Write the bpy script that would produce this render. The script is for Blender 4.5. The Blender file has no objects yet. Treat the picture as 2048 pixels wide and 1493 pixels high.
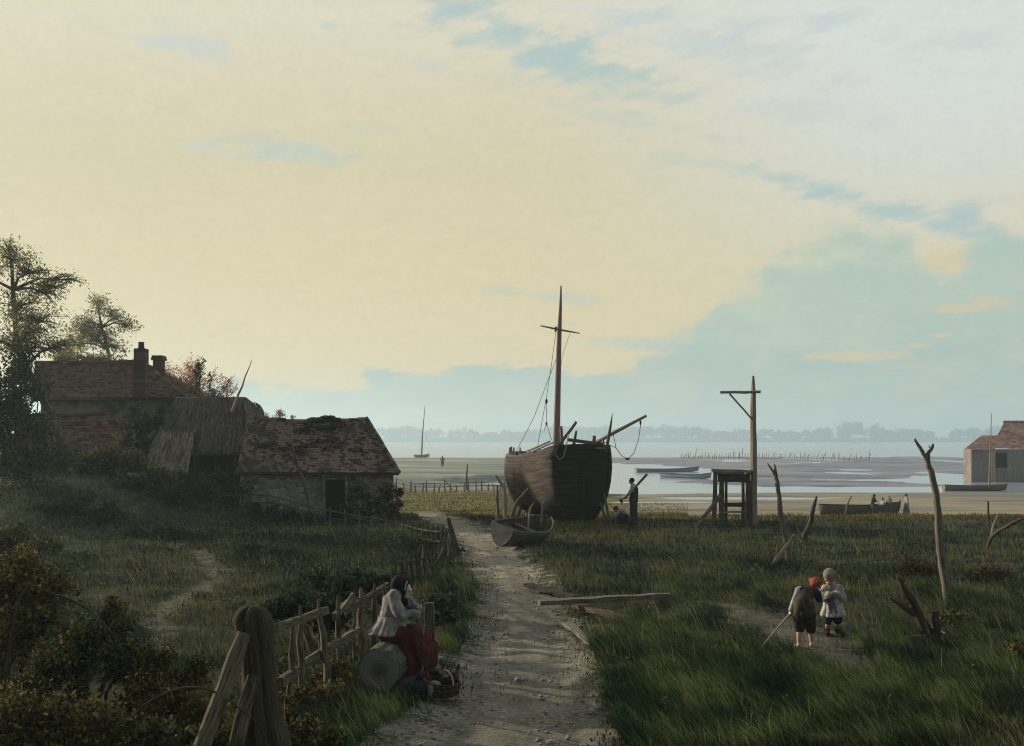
import bpy, math, random
import numpy as np
from mathutils import Vector, Matrix

random.seed(7)
RNG = np.random.default_rng(11)
SC = bpy.context.scene
COL = SC.collection
CAMZ, FPX, U0, V0 = 3.1, 2200.0, 1024.0, 880.0   # eye height, focal length and horizon used to survey the place
WATER_Z = -2.4


def W(u, v, y):
    return Vector(((u - U0) / FPX * y, y, CAMZ + (V0 - v) / FPX * y))


def S(x, a, b):
    t = np.clip((np.asarray(x, float) - a) / (b - a), 0, 1)
    return t * t * (3 - 2 * t)


_H2 = RNG.random((256, 256))


def vnoise(x, y):
    x = np.asarray(x, float); y = np.asarray(y, float)
    xi = np.floor(x).astype(int); yi = np.floor(y).astype(int)
    fx = x - xi; fy = y - yi
    fx = fx * fx * (3 - 2 * fx); fy = fy * fy * (3 - 2 * fy)
    a = _H2[xi & 255, yi & 255]; b = _H2[(xi + 1) & 255, yi & 255]
    c = _H2[xi & 255, (yi + 1) & 255]; d = _H2[(xi + 1) & 255, (yi + 1) & 255]
    return (a * (1 - fx) + b * fx) * (1 - fy) + (c * (1 - fx) + d * fx) * fy


def fbm(x, y, o=4):
    s = 0.0; a = 0.5
    for k in range(o):
        s = s + a * vnoise(x * 2 ** k + 17.3 * k, y * 2 ** k + 5.1 * k); a *= 0.5
    return s / (1 - 0.5 ** o)


YL = [-50, 42, 48, 60, 100, 200, 320, 345, 400, 2360, 2420, 2460, 2600, 2950]
ZL = [0, 0, -.3, -.9, -1.4, -1.75, -2.1, -2.65, -4, -4, -2.0, -1.2, 7, 9]
YR = [-50, 36, 42, 50, 60, 77, 95, 112, 118, 125, 131, 160, 250, 340, 362, 400, 2360, 2420, 2460, 2600, 2950]
ZR = [0, 0, -.05, -.45, -1.1, -2.18, -2.28, -2.34, -2.50, -2.54, -2.34, -2.22, -2.12, -2.2, -2.6, -4, -4, -2.0, -1.2, 7, 9]
# creek pools: centre x, centre y, half width, half depth, drop
POOLS = [(19, 205, 19, 62, .75), (13, 128, 17, 17, .6), (1.5, 130, 10, 17, 2.3), (56, 150, 20, 6, .22), (30, 345, 30, 16, .5), (21, 103, 9, 3.2, .25), (13, 96, 6, 2.2, .2)]


def H(x, y):
    x = np.asarray(x, float); y = np.asarray(y, float)
    r = x / np.maximum(y, 1.0)
    w = S(r, -.02, .05)
    z = np.interp(y, YL, ZL) * (1 - w) + np.interp(y, YR, ZR) * w
    hill = 2.25 * S(-x, 7.5, 16.5) * S(y, 25, 47) * (1 - S(y, 80, 130))
    z = z + hill
    near = 1 - S(y, 60, 90)
    calm = 1 - np.exp(-((x - 4.7) / 2.2) ** 2 - ((y - 16.8) / 2.5) ** 2) - np.exp(-((x + 1.6) / 1.8) ** 2 - ((y - 14) / 2) ** 2) - np.exp(-((x - 2) / 4) ** 2 - ((y - 42) / 5) ** 2)
    z = z + near * np.clip(calm, 0, 1) * S(y, 9, 14) * .42 * (fbm(x * .3 + 4, y * .17 + 1, 3) - .5)
    z = z + near * (.10 * (fbm(x * .35, y * .35) - .5) + .05 * (fbm(x * 1.7 + 9, y * 1.7, 2) - .5))
    flat = S(y, 110, 150) * (1 - S(y, 350, 380)) * S(r, .1, .17)
    z = z + flat * (1.0 * (fbm(x * .07, y * .035 + 3, 4) - .5) - .09)
    for cx, cy, hx, hy, dp in POOLS:
        d = np.sqrt(((x - cx) / hx) ** 2 + ((y - cy) / hy) ** 2) + .5 * (fbm(x * .15 + cx, y * .15) - .5)
        z = z - dp * (1 - S(d, .75, 1.08))
    # banks of the sunken lane and the tussock around the hulk
    z = z + .12 * np.exp(-((x - 2.0) / 2.6) ** 2 - ((y - 40.2) / 1.6) ** 2)
    return z


def gz(x, y):
    return float(H(x, y))


def G(u, v, ymin=8.0):
    y = ymin
    while y < 1500:
        if CAMZ + (V0 - v) / FPX * y <= gz((u - U0) / FPX * y, y):
            break
        y += .04 + y * .002
    p = W(u, v, y); p.z = gz(p.x, p.y)
    return p


# ---------------------------------------------------------------- objects
ORG = {}


def tag(o, label=None, cat=None, group=None, kind=None):
    if label: o['label'] = label
    if cat: o['category'] = cat
    if group: o['group'] = group
    if kind: o['kind'] = kind
    return o


def thing(name, loc, label, cat, group=None):
    o = bpy.data.objects.new(name, None); COL.objects.link(o)
    o.empty_display_size = .2
    o.location = loc; ORG[o] = Vector(loc)
    return tag(o, label, cat, group)


def link(name, me, mat, parent=None, loc=None):
    o = bpy.data.objects.new(name, me); COL.objects.link(o)
    if mat is not None: me.materials.append(mat)
    if parent is not None:
        o.parent = parent; ORG[o] = ORG[parent]
    else:
        ORG[o] = Vector(loc) if loc is not None else Vector((0, 0, 0)); o.location = ORG[o]
    return o


def np_mesh(name, V, F, mat, parent=None, loc=None, rnd=None, smooth=False, attrs=None):
    """mesh from a vertex array and an array of equal-sided faces"""
    V = np.asarray(V, np.float32).reshape(-1, 3).copy()
    org = ORG[parent] if parent is not None else (Vector(loc) if loc is not None else Vector((0, 0, 0)))
    V -= np.array(org, np.float32)
    F = np.asarray(F, np.int32); n, k = F.shape
    me = bpy.data.meshes.new(name)
    me.vertices.add(len(V)); me.vertices.foreach_set('co', V.ravel())
    me.loops.add(n * k); me.loops.foreach_set('vertex_index', F.ravel())
    me.polygons.add(n)
    me.polygons.foreach_set('loop_start', np.arange(n, dtype=np.int32) * k)
    if smooth: me.polygons.foreach_set('use_smooth', np.ones(n, bool))
    if rnd is not None:
        a = me.attributes.new('rnd', 'FLOAT', 'FACE'); a.data.foreach_set('value', np.asarray(rnd, np.float32))
    for nm, val in (attrs or {}).items():
        a = me.attributes.new(nm, 'FLOAT', 'POINT'); a.data.foreach_set('value', np.asarray(val, np.float32))
    me.update(calc_edges=True); me.validate()
    return link(name, me, mat, parent, loc)


class MB:
    """collects tubes, beams, lofts into ONE mesh"""
    def __init__(s):
        s.v = []; s.f = []; s.uv = []; s.r = []

    def add(s, vs, fs, uvs=None, r=None):
        b = len(s.v); s.v += [tuple(p) for p in vs]
        r = random.random() if r is None else r
        for i, f in enumerate(fs):
            s.f.append([b + k for k in f]); s.r.append(r)
            s.uv.append(uvs[i] if uvs else [(vs[k][0] + vs[k][1], vs[k][2]) for k in f])

    def tube(s, pts, rad, n=8, jit=0.0, cap=True, flat=1.0, r=None):
        pts = [Vector(p) for p in pts]; m = len(pts)
        if not hasattr(rad, '__len__'): rad = [rad] * m
        if len(rad) == 2 and m > 2: rad = [rad[0] + (rad[1] - rad[0]) * i / (m - 1) for i in range(m)]
        t0 = (pts[1] - pts[0]).normalized()
        ref = Vector((0, 1, 0)) if abs(t0.y) < .9 else Vector((0, 0, 1))
        vs = []; L = 0; ln = []
        ph = [1 + random.uniform(-jit, jit) for _ in range(n)]
        for i, p in enumerate(pts):
            t = (pts[min(i + 1, m - 1)] - pts[max(i - 1, 0)])
            t = t.normalized() if t.length > 1e-9 else t0
            a = ref - t * ref.dot(t); a.normalize(); b = t.cross(a); ref = a
            if i: L += (p - pts[i - 1]).length
            ln.append(L)
            for k in range(n):
                th = 2 * math.pi * k / n
                q = rad[i] * ph[k] * (1 + random.uniform(-jit, jit) * .5)
                vs.append(p + a * math.cos(th) * q + b * math.sin(th) * q * flat)
        fs = []; uv = []; rr = max(rad)
        for i in range(m - 1):
            for k in range(n):
                k2 = (k + 1) % n
                fs.append([i * n + k, i * n + k2, (i + 1) * n + k2, (i + 1) * n + k])
                c0, c1 = k / n * 6.283 * rr, (k + 1) / n * 6.283 * rr
                uv.append([(c0, ln[i]), (c1, ln[i]), (c1, ln[i + 1]), (c0, ln[i + 1])])
        if cap:
            for i, rev in ((0, True), (m - 1, False)):
                c = len(vs); vs.append(pts[i])
                for k in range(n):
                    k2 = (k + 1) % n
                    f = [i * n + k2, i * n + k, c] if rev else [i * n + k, i * n + k2, c]
                    fs.append(f); uv.append([(.02, .02), (.03, .02), (.02, .03)])
        s.add(vs, fs, uv, r); return s

    def beam(s, p, q, w, h, up=(0, 0, 1), seg=1, jit=0.0, w2=None, h2=None, r=None):
        p = Vector(p); q = Vector(q); t = (q - p); L = t.length; t.normalize()
        up = Vector(up)
        if abs(up.dot(t)) > .98: up = Vector((0, 1, 0))
        a = t.cross(up).normalized(); b = a.cross(t)
        w2 = w if w2 is None else w2; h2 = h if h2 is None else h2
        vs = []; fs = []; uv = []
        cs = [(-1, -1), (1, -1), (1, 1), (-1, 1)]
        for i in range(seg + 1):
            k = i / seg; ww = (w + (w2 - w) * k) / 2; hh = (h + (h2 - h) * k) / 2
            for cx, cy in cs:
                vs.append(p + t * (L * k + random.uniform(-jit, jit)) + a * (cx * ww + random.uniform(-jit, jit)) + b * (cy * hh + random.uniform(-jit, jit)))
        per = [0, w, w + h, 2 * w + h, 2 * (w + h)]
        for i in range(seg):
            for k in range(4):
                k2 = (k + 1) % 4
                fs.append([i * 4 + k, i * 4 + k2, (i + 1) * 4 + k2, (i + 1) * 4 + k])
                uv.append([(per[k], L * i / seg), (per[k + 1], L * i / seg), (per[k + 1], L * (i + 1) / seg), (per[k], L * (i + 1) / seg)])
        fs.append([3, 2, 1, 0]); uv.append([(0, 0), (w, 0), (w, .01), (0, .01)])
        e = seg * 4; fs.append([e, e + 1, e + 2, e + 3]); uv.append([(0, 0), (w, 0), (w, .01), (0, .01)])
        s.add(vs, fs, uv, r); return s

    def loft(s, rings, close=False, r=None, cap0=False, cap1=False):
        n = len(rings[0]); vs = [Vector(p) for R in rings for p in R]; fs = []; uv = []
        kk = n if close else n - 1
        for i in range(len(rings) - 1):
            for k in range(kk):
                k2 = (k + 1) % n
                f = [i * n + k, i * n + k2, (i + 1) * n + k2, (i + 1) * n + k]
                fs.append(f)
                d = (vs[f[3]] - vs[f[0]]).length
                uv.append([(k * .1, i * d), ((k + 1) * .1, i * d), ((k + 1) * .1, (i + 1) * d), (k * .1, (i + 1) * d)])
        if cap0: fs.append(list(range(n))[::-1]); uv.append([(0, 0)] * n)
        if cap1: fs.append([(len(rings) - 1) * n + k for k in range(n)]); uv.append([(0, 0)] * n)
        s.add(vs, fs, uv, r); return s

    def poly(s, pts, thick, nrm, r=None):
        """flat outline extruded along nrm"""
        nrm = Vector(nrm).normalized() * thick; n = len(pts)
        A = [Vector(p) - nrm / 2 for p in pts]; B = [Vector(p) + nrm / 2 for p in pts]
        fs = [list(range(n))[::-1], list(range(n, 2 * n))] + [[i, (i + 1) % n, n + (i + 1) % n, n + i] for i in range(n)]
        s.add(A + B, fs, None, r); return s

    def build(s, name, mat, parent=None, loc=None, smooth=False):
        org = ORG[parent] if parent is not None else (Vector(loc) if loc is not None else Vector((0, 0, 0)))
        me = bpy.data.meshes.new(name)
        me.from_pydata([(p[0] - org.x, p[1] - org.y, p[2] - org.z) for p in s.v], [], s.f)
        ul = me.uv_layers.new(name='UVMap')
        flat = [c for f in s.uv for c in f]
        for i, c in enumerate(flat): ul.data[i].uv = c
        a = me.attributes.new('rnd', 'FLOAT', 'FACE'); a.data.foreach_set('value', np.array(s.r, np.float32))
        if smooth: me.polygons.foreach_set('use_smooth', np.ones(len(me.polygons), bool))
        me.update()
        return link(name, me, mat, parent, loc)


def wob(p, q, n, amp):
    """a slightly crooked line from p to q"""
    p = Vector(p); q = Vector(q); out = []
    for i in range(n + 1):
        k = i / n; a = amp * math.sin(math.pi * k) if 0 < i < n else 0
        out.append(p.lerp(q, k) + Vector((random.uniform(-a, a), random.uniform(-a, a), random.uniform(-a, a))))
    return out


def spline(pts, k=4):
    P_ = [Vector(p) for p in pts]
    if len(P_) < 3: return [P_[0].lerp(P_[-1], i / k) for i in range(k + 1)]
    E_ = [P_[0] * 2 - P_[1]] + P_ + [P_[-1] * 2 - P_[-2]]; out = []
    for i in range(1, len(E_) - 2):
        a, b, c, d = E_[i - 1:i + 3]
        for j in range(k):
            t = j / k; out.append(.5 * ((2 * b) + (c - a) * t + (2 * a - 5 * b + 4 * c - d) * t * t + (3 * b - a - 3 * c + d) * t ** 3))
    return out + [P_[-1]]


def capsule(mb, p, q, r1, r2, n=14):
    p = Vector(p); q = Vector(q); t = q - p; L = t.length
    t = t.normalized() if L > 1e-6 else Vector((0, 0, 1))
    pts = []; rad = []
    for k in range(5):
        a = math.pi / 2 * (1 - k / 4); pts.append(p - t * r1 * math.sin(a)); rad.append(max(r1 * math.cos(a), r1 * .02))
    for k in range(5):
        a = math.pi / 2 * k / 4; pts.append(q + t * r2 * math.sin(a)); rad.append(max(r2 * math.cos(a), r2 * .02))
    mb.tube(pts, rad, n)


def ellipsoid(mb, c, rad, ax=None, n=18, m=12):
    c = Vector(c); ax = ax or [Vector((1, 0, 0)), Vector((0, 1, 0)), Vector((0, 0, 1))]
    rings = []
    for i in range(m + 1):
        ph = -math.pi / 2 + math.pi * i / m; rr = max(math.cos(ph), .02)
        rings.append([c + ax[0] * rad[0] * rr * math.cos(2 * math.pi * k / n) + ax[1] * rad[1] * rr * math.sin(2 * math.pi * k / n) + ax[2] * rad[2] * math.sin(ph) for k in range(n)])
    mb.loft(rings, close=True, cap0=True, cap1=True)


def melt(mb, name, mat, parent, vox=.008, smooth=3, disp=0.0, dscale=9.0, loc=None):
    """unite the shapes in mb into one continuous skin"""
    o = mb.build(name, None, parent, loc)
    m = o.modifiers.new('r', 'REMESH'); m.mode = 'VOXEL'; m.voxel_size = vox; m.use_smooth_shade = True
    m = o.modifiers.new('s', 'SMOOTH'); m.factor = .5; m.iterations = smooth
    dg = bpy.context.evaluated_depsgraph_get(); dg.update()
    me = bpy.data.meshes.new_from_object(o.evaluated_get(dg))
    old = o.data; o.modifiers.clear(); o.data = me; bpy.data.meshes.remove(old); me.name = name
    if disp:
        n = len(me.vertices); co = np.empty(n * 3, np.float32); me.vertices.foreach_get('co', co); co = co.reshape(-1, 3)
        no = np.empty(n * 3, np.float32); me.vertices.foreach_get('normal', no); no = no.reshape(-1, 3)
        d = fbm(co[:, 0] * dscale + co[:, 1] * dscale * .7 + 40, co[:, 2] * dscale * .55 + co[:, 1] * 3 + 20, 3) - .5
        co += no * (d * disp * 2)[:, None]; me.vertices.foreach_set('co', co.ravel())
    me.polygons.foreach_set('use_smooth', np.ones(len(me.polygons), bool))
    me.materials.clear(); me.materials.append(mat); me.update()
    return o


# ---------------------------------------------------------------- node helpers
class E:
    """a socket with arithmetic"""
    def __init__(s, nt, so): s.nt = nt; s.s = so

    def _m(s, op, *o, clamp=False):
        n = s.nt.nodes.new('ShaderNodeMath'); n.operation = op; n.use_clamp = clamp
        for i, a in enumerate((s,) + o):
            if isinstance(a, E): s.nt.links.new(a.s, n.inputs[i])
            else: n.inputs[i].default_value = a
        return E(s.nt, n.outputs[0])

    def __add__(s, o): return s._m('ADD', o)
    def __sub__(s, o): return s._m('SUBTRACT', o)
    def __mul__(s, o): return s._m('MULTIPLY', o)
    def __truediv__(s, o): return s._m('DIVIDE', o)
    def max(s, o): return s._m('MAXIMUM', o)
    def min(s, o): return s._m('MINIMUM', o)

    def sm(s, a, b, lo=0.0, hi=1.0):
        n = s.nt.nodes.new('ShaderNodeMapRange'); n.interpolation_type = 'SMOOTHSTEP'
        s.nt.links.new(s.s, n.inputs[0])
        for i, x in enumerate((a, b, lo, hi)): n.inputs[i + 1].default_value = x
        return E(s.nt, n.outputs[0])


def comb(nt, x, y, z):
    n = nt.nodes.new('ShaderNodeCombineXYZ')
    for i, a in enumerate((x, y, z)):
        if isinstance(a, E): nt.links.new(a.s, n.inputs[i])
        else: n.inputs[i].default_value = a
    return n.outputs[0]


def noise(nt, vec, scale, detail=4, rough=.55, dist=0.0):
    n = nt.nodes.new('ShaderNodeTexNoise'); n.inputs['Scale'].default_value = scale
    n.inputs['Detail'].default_value = detail; n.inputs['Roughness'].default_value = rough; n.inputs['Distortion'].default_value = dist
    if vec is not None: nt.links.new(vec, n.inputs['Vector'])
    return E(nt, n.outputs['Fac'])


def ramp(nt, fac, stops, interp='LINEAR'):
    n = nt.nodes.new('ShaderNodeValToRGB'); cr = n.color_ramp; cr.interpolation = interp
    while len(cr.elements) > 1: cr.elements.remove(cr.elements[-1])
    for i, (p, c) in enumerate(stops):
        e = cr.elements[0] if i == 0 else cr.elements.new(p)
        e.position = p; c = c if hasattr(c, '__len__') else (c, c, c); e.color = (c[0], c[1], c[2], 1)
    nt.links.new(fac.s if isinstance(fac, E) else fac, n.inputs[0])
    return n.outputs[0]


def mixc(nt, f, a, b, mode='MIX'):
    n = nt.nodes.new('ShaderNodeMix'); n.data_type = 'RGBA'; n.blend_type = mode
    if isinstance(f, E): nt.links.new(f.s, n.inputs[0])
    else: n.inputs[0].default_value = f
    for i, c in ((6, a), (7, b)):
        if isinstance(c, (tuple, list)): n.inputs[i].default_value = (c[0], c[1], c[2], 1)
        else: nt.links.new(c, n.inputs[i])
    return n.outputs[2]


def attr(nt, name):
    n = nt.nodes.new('ShaderNodeAttribute'); n.attribute_name = name
    return E(nt, n.outputs['Fac'])


def newmat(name):
    m = bpy.data.materials.new(name); m.use_nodes = True
    nt = m.node_tree; nt.nodes.clear()
    out = nt.nodes.new('ShaderNodeOutputMaterial'); b = nt.nodes.new('ShaderNodeBsdfPrincipled')
    nt.links.new(b.outputs[0], out.inputs[0])
    return m, nt, b, out


def bump(nt, b, h, strength=.5, dist=.02):
    n = nt.nodes.new('ShaderNodeBump'); n.inputs['Strength'].default_value = strength; n.inputs['Distance'].default_value = dist
    nt.links.new(h.s, n.inputs['Height']); nt.links.new(n.outputs[0], b.inputs['Normal'])


def coords(nt, kind='Object', scale=(1, 1, 1)):
    t = nt.nodes.new('ShaderNodeTexCoord'); mp = nt.nodes.new('ShaderNodeMapping')
    mp.inputs['Scale'].default_value = scale; nt.links.new(t.outputs[kind], mp.inputs[0])
    return mp.outputs[0]


def pmat(name, cols, scale=6, stretch=(1, 1, 1), kind='Object', rough=.9, bmp=.4, bdist=.02, detail=5, rnd=.25, spec=.2, big=None):
    """mottled procedural surface: colour stops over noise, jittered per piece, optional big stains"""
    m, nt, b, out = newmat(name)
    co = coords(nt, kind, stretch)
    n = noise(nt, co, scale, detail, .62)
    f = (n - .5) * 1.7 + .5 + (attr(nt, 'rnd') - .5) * rnd
    c = ramp(nt, f, [((i + .5) / len(cols), x) for i, x in enumerate(cols)])
    if big:
        c2 = coords(nt, 'Object'); k = noise(nt, c2, big[1], 3).sm(big[2], big[2] + .16)
        c = mixc(nt, k * big[3], c, big[0])
    nt.links.new(c, b.inputs['Base Color'])
    b.inputs['Roughness'].default_value = rough; b.inputs['Specular IOR Level'].default_value = spec
    if bmp: bump(nt, b, n, bmp, bdist)
    return m


def leafmat(name, cols, clump=1.2, trans=.35, rough=.8, cw=1.2, rw=.8):
    m, nt, b, out = newmat(name)
    n = noise(nt, coords(nt), clump, 3)
    f = (n - .5) * cw + (attr(nt, 'rnd') - .5) * rw + .5
    c = ramp(nt, f, [((i + .5) / len(cols), x) for i, x in enumerate(cols)])
    nt.links.new(c, b.inputs['Base Color']); b.inputs['Roughness'].default_value = rough
    b.inputs['Specular IOR Level'].default_value = .08
    tr = nt.nodes.new('ShaderNodeBsdfTranslucent'); nt.links.new(c, tr.inputs[0])
    mx = nt.nodes.new('ShaderNodeMixShader'); mx.inputs[0].default_value = trans
    nt.links.new(b.outputs[0], mx.inputs[1]); nt.links.new(tr.outputs[0], mx.inputs[2]); nt.links.new(mx.outputs[0], out.inputs[0])
    return m


# ---------------------------------------------------------------- foliage
def leaves(P, size, aspect=.5, up=.3):
    """diamond leaves at the points P: returns verts, quads, random value per leaf"""
    P = np.asarray(P, float); n = len(P)
    d = RNG.normal(size=(n, 3)); d[:, 2] += up; d /= np.linalg.norm(d, axis=1)[:, None]
    e = np.cross(d, RNG.normal(size=(n, 3))); e /= np.linalg.norm(e, axis=1)[:, None] + 1e-9
    nn = np.cross(d, e)
    s = (size * RNG.uniform(.55, 1.35, n))[:, None]
    a = P - d * s * .5; c = P + d * s * .5
    b1 = P + e * s * aspect * .5 + nn * s * .08; b2 = P - e * s * aspect * .5 + nn * s * .08
    V = np.stack([a, b1, c, b2], 1).reshape(-1, 3)
    F = np.arange(n * 4).reshape(n, 4)
    return V, F, RNG.random(n)


def ball(n, c, r, shell=.5):
    d = RNG.normal(size=(n, 3)); d /= np.linalg.norm(d, axis=1)[:, None]
    k = RNG.random(n) ** (1 / 3) * (1 - shell) + shell * RNG.uniform(.6, 1.0, n)
    return np.asarray(c) + d * k[:, None] * np.asarray(r)


def plant(name, base, label, cat, lobes, mats, nleaf, lsize, stem_r=.04, group=None, twigs=7, trunk=None, crown='crown', stem='trunk', cl=.17, aspect=.55):
    """tree or bush: a trunk, limbs to each lobe, twigs inside it, leaves clustered on the twigs"""
    t = thing(name, base, label, cat, group)
    base = Vector(base); mb = MB()
    if trunk is None:
        trunk = []
    tp = [Vector(p) for p in trunk]
    if tp:
        k = len(tp); mb.tube(tp, [stem_r * (1.25 - .85 * i / (k - 1)) for i in range(k)], 9, .12)
    pts = []
    tot = sum(r[0] * r[1] * r[2] if hasattr(r, '__len__') else r ** 3 for _, r in lobes) ** 1.0
    for c, r in lobes:
        c = Vector(c); rr = Vector(r) if hasattr(r, '__len__') else Vector((r, r, r))
        if tp:
            st = min(tp[len(tp) // 3:], key=lambda p: (p - c).length + (.6 * max(0, p.z - c.z)))
            r0 = stem_r * .45
        else:
            st = base + Vector((random.uniform(-.1, .1), random.uniform(-.1, .1), -.05)); r0 = stem_r
        mid = st.lerp(c, .5) + Vector((random.uniform(-.12, .12), random.uniform(-.12, .12), .12)) * (c - st).length
        mb.tube([st, st.lerp(mid, .5), mid, mid.lerp(c, .6), c], [r0, r0 * .85, r0 * .6, r0 * .42, r0 * .25], 6, .1)
        vol = (rr.x * rr.y * rr.z) / tot
        nl = int(nleaf * vol ** .8 / max(1, sum(((q[0] * q[1] * q[2] if hasattr(q, '__len__') else q ** 3) / tot) ** .8 for _, q in lobes)))
        ends = ball(twigs, c, rr, .8)
        for e in ends:
            e = Vector(e); s0 = mid.lerp(c, random.uniform(.3, 1))
            m2 = s0.lerp(e, .5) + Vector((0, 0, .08 * (e - s0).length))
            mb.tube([s0, m2, e], [r0 * .3, r0 * .2, r0 * .08], 4, 0, cap=False)
            n1 = int(nl / twigs)
            tt = RNG.uniform(.25, 1.08, n1)[:, None]
            ln = np.array(s0) * (1 - tt) + np.array(e) * tt + (4 * tt * (1 - tt)) * np.array((m2 - s0.lerp(e, .5)))
            sg = cl * max(rr) * (.5 + .8 * RNG.random((n1, 1)))
            pts.append(ln + RNG.normal(size=(n1, 3)) * sg)
    mb.build(stem, mats[0], t, smooth=True)
    V, F, r = leaves(np.concatenate(pts), lsize, aspect)
    np_mesh(crown, V, F, mats[1], t, rnd=r)
    return t
# ================================================================ sky, light, camera
SUN_AZ, SUN_EL = math.radians(-62), math.radians(16)      # behind and to the left of the view

world = bpy.data.worlds.new("World"); SC.world = world; world.use_nodes = True
nt = world.node_tree; nt.nodes.clear()
wout = nt.nodes.new('ShaderNodeOutputWorld')
sky = nt.nodes.new('ShaderNodeTexSky'); sky.sky_type = 'NISHITA'; sky.sun_disc = False
sky.sun_elevation = SUN_EL; sky.sun_rotation = SUN_AZ; sky.air_density = 1.2; sky.dust_density = 2.5
bg1 = nt.nodes.new('ShaderNodeBackground'); bg1.inputs[1].default_value = .07
nt.links.new(sky.outputs[0], bg1.inputs[0])
tc = nt.nodes.new('ShaderNodeTexCoord'); sp = nt.nodes.new('ShaderNodeSeparateXYZ')
nt.links.new(tc.outputs['Generated'], sp.inputs[0])
X, Y, Z = (E(nt, sp.outputs[i]) for i in range(3))
AZ = X._m('ARCTAN2', Y); EL = Z._m('ARCSINE')


def sky_at(u, v):
    az = math.atan((u - U0) / FPX); return az, math.atan((V0 - v) / FPX * math.cos(az))


nv = comb(nt, AZ, EL * 2.4, 0.0)
nA = noise(nt, nv, 7.5, 6, .6)            # cloud edges
nB = noise(nt, nv, 26, 5, .6)             # ragged wisps
nC = noise(nt, comb(nt, AZ, EL, 3.0), 130, 3, .7)   # fine mottling
nS = noise(nt, comb(nt, AZ * .94 + EL * .34 * .6, EL * 7.5 - AZ * 2.3, 0.0), 5, 6, .62)  # streaks drawn down to the right
base = ramp(nt, EL, [(0, (.755, .60, .33)), (.07, (.75, .615, .355)), (.16, (.705, .608, .365)), (.24, (.67, .595, .385)), (.31, (.69, .625, .445)), (.37, (.72, .67, .51)),
                     (.48, (.60, .60, .54)), (.75, (.34, .39, .42)), (1.0, (.26, .31, .36))])
pale = AZ.sm(-.03, .40) * EL.sm(.06, .31) + EL.sm(.28, .40) * AZ.sm(-.25, .15) * .25
c = mixc(nt, pale.min(1.0), base, (.69, .725, .685))
dim = AZ.sm(-.12, -.42) * EL.sm(.36, .2) * EL.sm(-.05, .08) * .13
c = mixc(nt, dim, c, (.40, .35, .20))
# blue-green streaks, each (u, v, half length, half height, slope deg, strength, colour)
T1, T2, T3 = (.435, .555, .54), (.47, .575, .51), (.53, .615, .62)
for u, v, hw, hh, rot, k, cc in [
        (1090, 105, 250, 52, 17, .95, T1), (1240, 160, 150, 30, 15, .55, T2), (1420, 95, 220, 40, 13, .6, T3), (1000, 45, 190, 26, 22, .6, T1), (1330, 40, 260, 22, 8, .5, T3),
        (1660, 40, 70, 20, 5, .6, T3), (1900, 80, 130, 25, 6, .4, T3), (380, 88, 80, 30, 14, .55, T3), (290, 80, 50, 10, 5, .5, T3), (655, 47, 26, 11, 12, .75, T3),
        (580, 303, 150, 21, 5, .7, T2), (420, 300, 60, 9, 5, .4, T3), (1780, 425, 210, 26, 17, .95, T1), (1660, 380, 110, 20, 14, .55, T1), (1905, 422, 66, 22, -4, .85, T1), (1990, 478, 110, 34, 16, .9, T1),
        (1450, 335, 190, 15, 13, .4, T2), (1260, 240, 190, 18, 12, .35, T2), (1090, 592, 130, 12, 4, .5, T2), (1290, 690, 160, 14, 3, .6, T2), (850, 130, 60, 12, 12, .35, T3), (720, 255, 70, 12, 10, .25, T2), (1560, 215, 220, 22, 10, .3, T3)]:
    a0, e0 = sky_at(u, v); cr, sr = math.cos(math.radians(rot)), math.sin(math.radians(rot))
    dx = AZ - a0; dy = EL - e0
    a = (dx * cr - dy * sr) / (hw / FPX); b_ = (dx * sr + dy * cr) / (hh / FPX)
    d2 = a * a + b_ * b_
    f = (d2._m('SQRT') + (nS - .5) * 3.2 + (nB - .5) * 2.2).sm(1.25, .05)
    c = mixc(nt, f * k, c, cc)
# the big bank along the horizon: its top as a curve over azimuth
BT = [(300, 790), (480, 770), (640, 762), (800, 748), (880, 737), (960, 733), (1060, 736), (1180, 741), (1270, 738), (1290, 712), (1380, 692), (1420, 640), (1440, 590), (1520, 560), (1545, 515), (1640, 492), (1760, 476),
      (1820, 492), (1862, 520), (1900, 528), (1935, 500), (1990, 478), (2100, 470)]
tf = (AZ - sky_at(300, 800)[0]) / (sky_at(2100, 800)[0] - sky_at(300, 800)[0])
top = E(nt, ramp(nt, tf, [((sky_at(u, v)[0] - sky_at(300, 0)[0]) / (sky_at(2100, 0)[0] - sky_at(300, 0)[0]), sky_at(u, v)[1] * 4) for u, v in BT]))
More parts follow.
